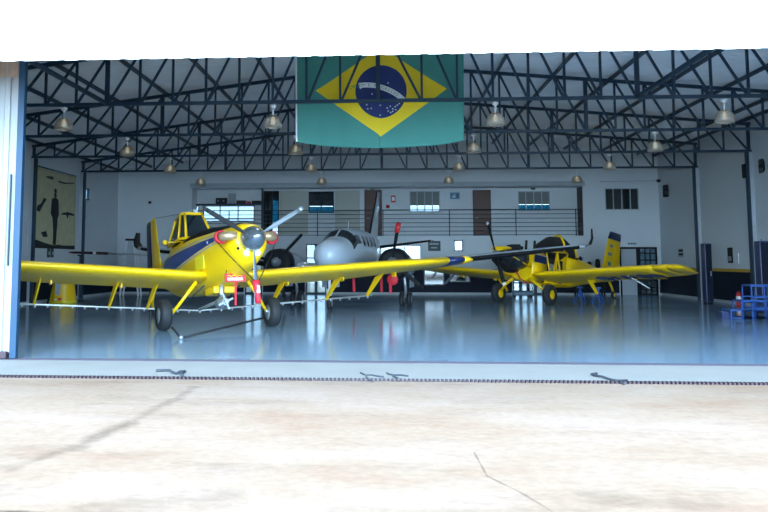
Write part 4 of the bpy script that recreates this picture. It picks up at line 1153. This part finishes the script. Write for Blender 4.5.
for (xa, xb, za, zb_, m_) in ((-6.50, -6.30, 3.52, 3.62, 'signblue'), (-6.45, -6.10, 3.10, 3.24, 'grey'), (-6.40, -6.15, 2.62, 2.8, 'fgreen')):
    MB().box(xa, xb, .055, .072, za, zb_).build('fin_decal', M[m_], C)
fl_ = MB()
for s_ in (1, -1):
    for a, b in (((-0.25, 2.42), (-1.9, 2.58)), ((-0.25, 1.15), (-1.9, 1.15)), ((-0.25, 2.42), (-0.8, 1.15)), ((-0.8, 1.15), (-1.1, 2.5)), ((-1.1, 2.5), (-1.6, 1.15)), ((-1.1, 2.5), (-1.1, 1.15)), ((-1.9, 2.55), (-1.6, 1.15))):
        fl_.tube([(a[0], s_ * .52, a[1]), (b[0], s_ * .50, b[1])], .035, 7)
for x in (-0.8, -1.1, -1.6): fl_.tube([(x, -.52, 1.15), (x, .52, 1.15)], .03, 6)
fl_.build('tube_frame', M['yellow'], C)
MB().box(-1.75, -0.3, -.42, .42, 1.2, 2.2).build('cabin_interior', M['blackm'], C, bevel=0.05)
MB().box(-1.0, -0.6, .40, .47, 1.5, 1.95).build('instrument_box', M['grey'], C)
MB().tube([(-0.4, .48, 1.4), (-0.9, .49, 1.9), (-1.5, .48, 1.7), (-1.8, .47, 1.3)], .025, 6).build('control_rod', M['alu'], C)
# covered canopy
MB().rings([ring(-0.55, 2.50, 2.36, .40, e=2.2), ring(-0.85, 2.92, 2.30, .50, e=2.2), ring(-1.35, 3.22, 2.25, .52, e=2.2), ring(-2.0, 3.28, 2.25, .50, e=2.2), ring(-2.6, 3.05, 2.3, .46, e=2.2), ring(-3.0, 2.62, 2.35, .38, e=2.2)]).build('canopy_cover', M['blackm'], C)
MB().tube([(-1.62, .53, 2.55), (-1.62, .50, 2.95), (-1.62, .33, 3.26), (-1.62, 0, 3.31)], .05, 8).build('canopy_frame', M['yellow'], C)
MB().tube([(-2.75, .46, 2.5), (-2.5, .50, 2.9)], .04, 8).build('canopy_frame', M['yellow'], C)
# bare engine
en = MB().lathe([(0.72, .30), (0.80, .42), (1.35, .42), (1.4, .26), (1.75, .25), (1.8, .34), (2.05, .34), (2.1, .20), (2.4, .17), (2.45, .08)], (0, 0, 1.93), 'x', 22).build('engine', M['rail'], C)
for s_ in (1, -1):
    MB().tube([(1.9, s_ * .3, 2.0), (1.85, s_ * .5, 2.05), (1.6, s_ * .62, 2.05)], .10, 12).build('exhaust_stack', M['blackm'], en)
    for z in (1.6, 2.3): MB().tube([(0.68, s_ * .46, z), (1.75, s_ * .25, 1.93)], .025, 6).build('engine_mount', M['yellow'], en)
for k in range(3): MB().box(1.02 + .2 * k, 1.14 + .2 * k, -.2, .25, 2.25, 2.42 + .05 * (k % 2)).build('accessory', M['blackm'], en)
for x, h in ((0.75, 2.72), (0.15, 2.80)): MB().tube([(x, .2, 2.3), (x, .2, h)], .05, 8).build('vent_pipe', M['blackm'], C)
MB().rings([ring(2.44, 2.22, 2.04, .28, e=2.2), ring(2.2, 2.27, 2.08, .33, e=2.2), ring(1.95, 2.29, 2.12, .34, e=2.2)]).build('upper_cowl', M['yellow'], C)
MB().rings([ring(2.40, 1.78, 1.58, .28, e=2.2), ring(2.0, 1.66, 1.42, .34, e=2.2), ring(1.4, 1.5, 1.28, .36, e=2.2)]).build('lower_cowl', M['blackm'], C)
MB().tube([(1.6, .25, 1.5), (1.2, .3, 1.1), (0.7, .3, 0.95), (0.3, .3, 1.05)], .03, 7).build('oil_hose', M['redp'], C)
MB().lathe([(2.44, .13), (2.60, .12), (2.68, .05)], (0, 0, 1.93), 'x', 16).build('propeller_hub', M['grey'], C)
prop_blade(0.12, 1.38, .20, math.radians(-22), 2.54, 1.93, M['black'], M['white'], C, 20)
prop_blade(0.12, 1.38, .20, math.radians(158), 2.54, 1.93, M['black'], M['white'], C, 20)
for s_ in (1, -1):
    MB().tube([(0.70, s_ * .40, 1.14), (0.62, s_ * .80, .90), (0.50, s_ * 1.12, .60)], [.065, .06, .05], 10).build('gear_leg', M['yellow'], C)
    MB().tube([(0.50, s_ * 1.10, .60), (0.45, s_ * 1.27, .545)], .045, 8).build('axle', M['yellow'], C)
    wheel(s_ * 1.24, .42, .26, C, M['yellow'], x=.45, z=.538, hr=.46)
MB().tube([(-6.35, 0, 1.98), (-6.7, 0, 1.65), (-6.85, 0, 1.38)], .05, 8).build('tail_leg', M['yellow'], C)
wheel(0, .18, .12, C, M['yellow'], x=-6.87, z=1.335, name='tail_wheel')
for s_ in (1, -1):
    y = 4.4 * s_
    MB().bar((-0.2, y - .35 * s_, CW(y) - .02), (-0.55, y + .55 * s_, CW(y) - .55), .12, .03).build('boom_strut', M['grey'], C)
    MB().prism([(-0.6, s_ * 2.2, CW(2.2) - .05), (-1.0, s_ * 2.2, CW(2.2) - .05), (-1.55, s_ * 2.2, .85), (-1.45, s_ * 2.2, .80)], (0, .05, 0)).build('boom_hanger', M['yellow'], C)
for k, (yy, w_) in enumerate(((2.9, .5), (3.55, .12), (3.95, .45), (4.6, .4), (5.1, .4))):
    MB().box(-0.75, -0.15, yy, yy + w_, CW(yy + w_ / 2) - .165, CW(yy + w_ / 2) - .120).build('wing_marking', M['navyp'], C)

# ------------------------------------------------------------------ twin engine aircraft in the middle
K = thing('twin_engine_airplane', 'white twin engine propeller airplane with black wing edges, in the middle', 'airplane')
K.location = (-2.06, 32.5, 0.006); K.scale = (.975, .975, .975); K.rotation_euler = (0, 0, math.radians(-11 - 90))
ks = [(0.74, 2.14, 1.92, .08), (0.69, 2.30, 1.76, .26), (0.50, 2.46, 1.60, .46), (0.15, 2.58, 1.48, .60), (-0.3, 2.65, 1.42, .69), (-0.75, 2.70, 1.40, .71), (-1.05, 2.80, 1.39, .72),
      (-1.6, 3.04, 1.38, .73), (-2.1, 3.12, 1.38, .73), (-3.5, 3.14, 1.38, .73), (-5.0, 3.12, 1.42, .72), (-6.3, 3.04, 1.62, .58), (-7.6, 2.92, 2.0, .36), (-8.8, 2.82, 2.35, .14)]
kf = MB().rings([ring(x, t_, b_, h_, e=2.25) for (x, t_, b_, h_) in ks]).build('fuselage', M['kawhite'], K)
# windscreen panes and cabin windows
def side_patch(pts, m, name, off=0.012):
    """pts (x, z) outline of a window on both flanks, laid on the skin"""
    def skin_y(x, z):
        for (a, b) in zip(ks, ks[1:]):
            if b[0] <= x <= a[0]:
                f = (a[0] - x) / (a[0] - b[0]); t_ = a[1] + (b[1] - a[1]) * f; bt = a[2] + (b[2] - a[2]) * f; h = a[3] + (b[3] - a[3]) * f
                q = abs((z - (t_ + bt) / 2) / ((t_ - bt) / 2)); return h * max(0, 1 - min(1, q) ** 2.25) ** (1 / 2.25)
        return .5
    for s_ in (1, -1):
        cx = sum(p[0] for p in pts) / len(pts); cz = sum(p[1] for p in pts) / len(pts); n_ = len(pts); R = 4
        vs = [(cx, s_ * (skin_y(cx, cz) + off), cz)]
        for k in range(1, R + 1):
            for (x, z) in pts:
                xx, zz = cx + (x - cx) * k / R, cz + (z - cz) * k / R; vs.append((xx, s_ * (skin_y(xx, zz) + off), zz))
        fs = [(0, 1 + j, 1 + (j + 1) % n_) for j in range(n_)] + [(1 + k * n_ + j, 1 + (k + 1) * n_ + j, 1 + (k + 1) * n_ + (j + 1) % n_, 1 + k * n_ + (j + 1) % n_) for k in range(R - 1) for j in range(n_)]
        MB().add(vs, fs, True).build(name, m, K)
def ell(cx, cz, a, b, n=16): return [(cx + a * math.cos(2 * PI * j / n), cz + b * math.sin(2 * PI * j / n)) for j in range(n)]
for x in (-2.75, -3.45, -4.15, -4.85): side_patch(ell(x, 2.62, .19, .22), M['glass'], 'cabin_window')
side_patch([(-1.35, 2.52), (-1.55, 2.78), (-1.75, 2.84), (-2.2, 2.84), (-2.3, 2.52), (-1.8, 2.48)], M['glass'], 'cockpit_side_window')
# windscreen: two curved panes laid on the nose skin
def skin_pt(x, phi, off):
    for (a, b) in zip(ks, ks[1:]):
        if b[0] <= x <= a[0]:
            f = (a[0] - x) / (a[0] - b[0]); t_ = a[1] + (b[1] - a[1]) * f; bt = a[2] + (b[2] - a[2]) * f; h = a[3] + (b[3] - a[3]) * f
            zc, hz = (t_ + bt) / 2, (t_ - bt) / 2; c, s_ = math.sin(phi), math.cos(phi)
            return (x + off, (h + off) * math.copysign(abs(c) ** (2 / 2.25), c), zc + (hz + off) * abs(s_) ** (2 / 2.25))
for s_ in (1, -1):
    vs = [skin_pt(-0.90 - 0.66 * v, s_ * (0.04 + u * (1.32 - 0.10 * v)), .015) for v in [j / 8 for j in range(9)] for u in [i / 10 for i in range(11)]]
    MB().add(vs, [(j * 11 + i, j * 11 + i + 1, (j + 1) * 11 + i + 1, (j + 1) * 11 + i) for j in range(8) for i in range(10)], True).build('windscreen', M['glass'], K)
KD = math.tan(math.radians(6.2))
def kz(y): return 1.42 + max(0, abs(y) - .6) * KD
for s_ in (1, -1):
    sts = [(s_ * .3, -1.75, 2.2, kz(.3), 1), (s_ * 2.1, -1.85, 2.1, kz(2.1), 1), (s_ * 8.9, -2.45, 1.15, kz(8.9), 1), (s_ * 9.2, -2.55, 1.0, kz(9.2), 1)]
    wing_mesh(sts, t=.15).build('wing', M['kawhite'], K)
    wing_mesh([(s_ * y, xl + .03, .55, kz(y), kk) for (y, xl, kk) in ((2.9, -1.905, 2.6), (9.0, -2.48, 1.7))], t=.15, camber=0).build('de_icing_boot', M['black'], K)
    wl3 = [(kz(9.2), s_ * 9.2, -2.55, .95), (kz(9.2) + .08, s_ * 9.38, -2.62, .85), (kz(9.2) + .30, s_ * 9.47, -2.72, .62), (kz(9.2) + .68, s_ * 9.47, -2.95, .40)]
    af = airfoil(t=.15, camber=0)
    MB().rings([[(xl - px * c, y + pz * c * (1 if i > 0 else .6), z + (0 if i > 0 else pz * c * .8)) for (px, pz) in af] for i, (z, y, xl, c) in enumerate(wl3)]).build('winglet', M['black'], K)
    # nacelle, intake, spinner and propeller
    yc = 2.27 * s_; zc = 1.78
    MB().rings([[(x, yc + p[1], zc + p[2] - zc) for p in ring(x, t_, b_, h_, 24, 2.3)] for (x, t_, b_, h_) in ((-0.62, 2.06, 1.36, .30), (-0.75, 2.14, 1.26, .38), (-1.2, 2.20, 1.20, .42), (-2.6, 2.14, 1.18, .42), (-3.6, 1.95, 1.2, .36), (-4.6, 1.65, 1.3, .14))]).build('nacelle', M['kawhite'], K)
    MB().rings([[(x, yc + p[1], p[2]) for p in ring(x, t_, b_, h_, 24, 2.2)] for (x, t_, b_, h_) in ((-0.50, 2.14, 1.24, .42), (-0.58, 2.28, 1.12, .56), (-1.05, 2.31, 1.10, .58))]).build('intake_cowl', M['black'], K)
    MB().lathe([(-0.56, .20), (-0.42, .18), (-0.22, .10), (-0.12, .02)], (0, yc, 1.78), 'x', 20).build('spinner', M['grey'], K)
    for k in range(3):
        pb = prop_blade(.12, 1.50, .17, math.radians((10 if s_ > 0 else 45) + 120 * k), -0.42, 1.78, M['black'], M['black'], K, 20)
        for v in pb.data.vertices: v.co.y += yc
        for v in pb.children[0].data.vertices: v.co.y += yc
    # main gear
    MB().tube([(-3.0, yc, 1.3), (-3.25, yc, .75), (-3.3, yc, .35)], .06, 8).build('gear_leg', M['alu'], K)
    for w in (-.15, .15): wheel(yc + w, .30, .18, K, M['alu'], x=-3.3, z=.30)
    MB().box(-3.6, -2.7, yc + .28 * s_ - .01, yc + .28 * s_ + .01, .78, 1.25).build('gear_door', M['kawhite'], K)
    wing_mesh([(s_ * .05, -7.9, 1.25, 2.42, 1), (s_ * 2.55, -8.45, .75, 2.74, 1), (s_ * 2.62, -8.55, .55, 2.75, .6)], t=.10, camber=0).build('tailplane', M['kawhite'], K)
    wing_mesh([(s_ * .3, -7.92, .40, 2.45, 2.4), (s_ * 2.56, -8.42, .30, 2.742, 1.9)], t=.15, camber=0).build('tail_boot', M['black'], K)
fin_mesh([(2.75, -6.2, 2.6), (3.0, -7.0, 1.85), (4.35, -8.15, 1.1), (5.05, -8.72, .8)], .09).build('tail_fin', M['kawhite'], K)
fin_mesh([(3.0, -6.97, .30), (4.35, -8.12, .26), (5.06, -8.69, .22)], .30).build('fin_boot', M['black'], K)
MB().tube([(0.15, 0, 1.5), (0.05, 0, .9), (0, 0, .32)], .06, 8).build('nose_gear_leg', M['white'], K)
wheel(0, .27, .17, K, M['alu'], x=0, z=.27, name='nose_wheel')
MB().box(-0.5, 0.3, .22, .24, .85, 1.45).build('gear_door', M['kawhite'], K); MB().box(-0.5, 0.3, -.24, -.22, .85, 1.45).build('gear_door', M['kawhite'], K)
MB().box(0.06, .12, -.1, .1, .62, .78).build('taxi_light', M['white'], K)
MB().tube([(-2.9, 0, 3.1), (-3.0, 0, 3.42)], [.03, .012], 6).build('antenna', M['white'], K)
for s_ in (1, -1): MB().tube([(1.05, s_ * .15, 1.66), (1.12, s_ * .2, 1.5), (1.3, s_ * .2, 1.48)], .015, 6).build('pitot_tube', M['alu'], K)
K_M = Matrix.LocRotScale(K.location, K.rotation_euler, K.scale)
def kthing(mb, name, m, lab, cat, group=None):
    o = mb.build(name, m); o.matrix_world = K_M; return tag(o, lab, cat, group)
yc = 2.27
kthing(MB().lathe([(-0.60, .20), (-0.49, .21), (-0.47, .19), (-0.47, .02)], (0, yc, 1.13), 'x', 18), 'intake_plug', M['red'], 'red round plug in the lower intake of the right engine of the white aircraft', 'cover')
for k, (y, lab) in enumerate(((yc - .08, 'long red ribbon hanging under the right engine of the white aircraft'), (yc - .72, 'narrow red ribbon hanging between nose and right engine of the white aircraft'), (0.45, 'red ribbon hanging beside the nose leg of the white aircraft'))):
    z1 = 1.00 if k == 0 else 1.38
    if k == 1: z1 = 1.36
    if k == 2: z1 = 1.372
    kthing(MB().prism([(-0.44 - 1.5 * (k > 0), y - .05, z1), (-0.44 - 1.5 * (k > 0), y + .05, z1), (-0.46 - 1.5 * (k > 0), y + .06, .62), (-0.46 - 1.5 * (k > 0), y - .04, .62)], (.008, 0, 0)), 'warning_ribbon', M['red'], lab, 'ribbon')
b_ = math.radians(10)
kthing(MB().rings([[(-0.42 + .06 * math.cos(q * PI / 5), yc + r_ * math.sin(b_) + .10 * math.sin(q * PI / 5), 1.78 + r_ * math.cos(b_)) for q in range(10)] for r_ in (1.10, 1.46)]), 'propeller_tie', M['redp'], 'red tie on the raised blade of the white aircraft right propeller', 'strap')

# ================================================================== FLOOR ITEMS
def hopper_tank():
    a, b = gnd(44.5, 303.5), gnd(71.5, 303.5); c = (a + b) / 2; w = (b - a).length
    h = at(58, 280, c.y).z
    t = thing('yellow_tank', 'yellow tapered tank standing on the floor below the left wing', 'tank', (c.x, c.y + w / 2, 0.004))
    MB().lathe([(0, w * .5), (.06, w * .5), (.10, w * .49), (h * .75, w * .42), (h, w * .40), (h + .06, w * .34), (h + .09, .05)], n=28).build('body', M['yellow'], t)
    MB().lathe([(.02, w * .51), (.06, w * .515), (.10, w * .505)], n=28, caps=False).build('base_ring', M['paley'], t)
    MB().lathe([(h + .09, .2), (h + .14, .2), (h + .15, .05)], n=16).build('lid', M['black'], t)
    MB().box(-.14, .06, -w * .49, -w * .40, .35, .85).build('notice', M['skirt'], t)
    MB().tube([(.08, -w * .46, .18), (.08, -w * .58, .18)], .06, 10).build('valve', M['redp'], t)
    MB().lathe([(0, .05), (.05, .05)], (-.12, -w * .50, .16), 'y', 10).build('drain_plug', M['white'], t)
hopper_tank()
p = gnd(44.5, 306, 0)
o = thing('squeegee', 'dark pole leaning beside the yellow tank', 'pole', (p.x, p.y + .3, .004))
MB().tube([(0, 0, .05), (.30, .1, 1.7)], .04, 8).build('shaft', M['blackm'], o); MB().box(-.3, .25, -.05, .05, 0, .06).build('head', M['blackm'], o)

# long rotor-like blade on trestles near the left rear corner
YBL = 39.0
a, b, c = at(69, 252.3, YBL), at(109, 254, YBL), at(156, 255, YBL)
bl = thing('long_blade', 'long slender blade, dark red at one end and white along the rest', 'blade', (a.x, YBL, a.z))
D = c - a
MB().rings([[Vector((D.x * f, w_ * math.cos(q * PI / 6), D.z * f + h_ * math.sin(q * PI / 6))) for q in range(12)] for f, w_, h_ in ((0, .06, .02), (.06, .18, .05), (.25, .20, .06), (.46, .20, .06))]).build('red_cover', M['darkred'], bl)
MB().rings([[Vector((D.x * f, .19 * math.cos(q * PI / 6), D.z * f + .05 * math.sin(q * PI / 6))) for q in range(12)] for f in (.46, .75, 1.0)]).build('blade_body', M['alu'], bl)
MB().lathe([(-.225, .02), (-.225, .075), (-.18, .075)], (D.x * .31, 0, D.z * .31 + .01), 'y', 14).build('white_disc', M['white'], bl)
for f in (.13, .94):
    x = a.x + D.x * f; zt = a.z + D.z * f - .10
    t = thing('pole_stand', ['dark pole stand under the red end of the long blade', 'dark pole stand under the white end of the long blade'][f > .5], 'stand', (x, YBL, .004), group='stands under the blade')
    MB().tube([(0, 0, .04), (0, 0, zt - .06)], .03, 8).build('pole', M['blackm'], t)
    MB().lathe([(0, .26), (.03, .26), (.05, .06)], n=18).build('base', M['blackm'], t)
    MB().box(-.06, .06, -.2, .2, zt - .06, zt - .004).build('top_bar', M['blackm'], t)

# white stepladder at the rear left
p = at(135, 262, 45.0)
ld = thing('stepladder', 'white stepladder with dark red top platform near the left tail', 'ladder', (p.x, 45.0, .004))
zt = at(132, 240, 45.0).z; x0 = at(127.5, 240, 45.0).x - p.x; x1 = at(136, 240, 45.0).x - p.x; w0 = .25
for q in (1, -1):
    MB().bar((x0 - w0, q * .28, 0), (x0 + .05, q * .22, zt - .05), .07).build('leg', M['white'], ld); MB().bar((x1 + w0, q * .28, 0), (x1 - .05, q * .22, zt - .05), .07).build('leg', M['white'], ld)
MB().box(x0 - .02, x1 + .02, -.3, .3, zt - .05, zt + .06).build('platform', M['darkred'], ld)
MB().box(x0 + .02, x1 - .02, -.22, -.19, 1.3, zt - .05).build('front_panel', M['skirt'], ld)
for k in range(1, 7):
    f = k / 7; MB().box(x0 - w0 * (1 - f) - .0, x0 - w0 * (1 - f) + .10, -.26, .26, zt * f - .02, zt * f + .02).build('step', M['white'], ld)

# blue floor equipment below the stripped aircraft
def axle_stand(px, py, lab):
    p = gnd(px, py); t = thing('axle_stand', lab, 'stand', (p.x, p.y, .004), group='blue stands under the rear fuselage')
    for k in range(3):
        a = 2 * PI * k / 3 + .5; MB().bar((.28 * math.cos(a), .28 * math.sin(a), 0), (.04 * math.cos(a), .04 * math.sin(a), .45), .05).build('leg', M['bluep'], t)
    MB().tube([(0, 0, .3), (0, 0, .60)], .045, 10).build('column', M['bluep'], t); MB().box(-.12, .12, -.1, .1, .60, .65).build('saddle', M['bluep'], t)
axle_stand(580.5, 302, 'bright blue axle stand on the floor, left one of two')
axle_stand(598.5, 303, 'bright blue axle stand on the floor, right one of two')
p = gnd(524.5, 298); ct = thing('tool_cart', 'low blue tool cart under the uncovered engine', 'cart', (p.x, p.y + .6, .004))
MB().box(-.48, .48, -.25, .25, .12, .30).build('tray', mat('teal_blue_paint', (.02, .10, .17), .4), ct, bevel=.015); MB().box(-.45, .45, -.22, .22, .30, .33).build('tool_mat', M['blackm'], ct)
for x in (-.4, .4):
    for y in (-.2, .2): MB().lathe([(-.02, .06), (.02, .06)], (x, y, .06), 'y', 10).build('castor', M['rubber'], ct)
MB().bar((.48, -.2, .3), (.58, -.2, .7), .03).bar((.48, .2, .3), (.58, .2, .7), .03).bar((.58, -.2, .7), (.58, .2, .7), .03).build('handle', M['bluep'], ct)
p = gnd(589, 295); wb_ = thing('work_bench', 'dark workbench with clutter against the rear wall behind the yellow fuselage', 'bench', (at(589, 270, 46.9).x, 46.9, .004))
MB().box(-.75, .75, -.35, .35, .95, 1.02).build('bench_top', M['blackm'], wb_)
for x in (-.68, .68):
    for y in (-.28, .28): MB().box(x - .04, x + .04, y - .04, y + .04, 0, .95).build('leg', M['blackm'], wb_)
zt = 1.02
for k, (x, w, h, nm, lb, ct_) in enumerate(((-.42, .22, .98, 'drill_press', 'dark bench drill on the rear workbench', 'tool'), (.02, .26, .72, 'battery_charger', 'dark battery charger on the rear workbench', 'charger'), (.45, .28, .86, 'oil_drum', 'small dark oil drum on the rear workbench', 'drum'))):
    t = thing(nm, lb, ct_, (wb_.location.x + x, 46.9, zt + .006))
    MB().lathe([(0, w * .55), (h * .3, w * .5), (h * .9, w * .45), (h, w * .2)], n=14).build('body', M['blackm'], t)
    MB().tube([(0, 0, h * .8), (.14, -.1, h * .92)], .03, 6).build('handle', M['grey'], t)

# scraps of dark cable on the threshold
def cable(pts, lab, r=.012):
    P3 = [gnd(x, y, r) for x, y in pts]
    o = MB().tube(P3, r, 6).build('cable_scrap', M['oil']); tag(o, lab, 'cable')
    return o
cable([(156, 370.6), (161, 370.4), (165, 370.2), (170, 370.4), (172, 372), (176, 373.4), (180, 371.5), (185, 371.5), (181, 373), (183, 376.5)], 'crooked scrap of dark cable on the threshold at the left', .022)
cable([(360.5, 372.6), (366, 375), (371, 374.8), (377, 376), (383.5, 376.8)], 'thin dark cable scrap on the threshold, left of the middle pair', .012)
cable([(366.2, 376.6), (366.8, 378), (369, 380), (373, 381.5)], 'short dark cable end beside the left middle scrap', .012)
cable([(387, 373), (389, 374.2), (394, 375), (401, 375), (408, 376)], 'thin dark cable scrap on the threshold, right of the middle pair', .014)
cable([(393, 376.2), (395, 377), (397.5, 378), (397, 380.5)], 'short dark cable end beside the right middle scrap', .012)
cable([(597, 373.4), (591.5, 374), (594, 375.4), (602, 376.5), (610, 379.2), (617, 380.6), (627, 380.4), (619, 381.2), (625, 384)], 'long bent dark cable scrap on the threshold at the right', .018)
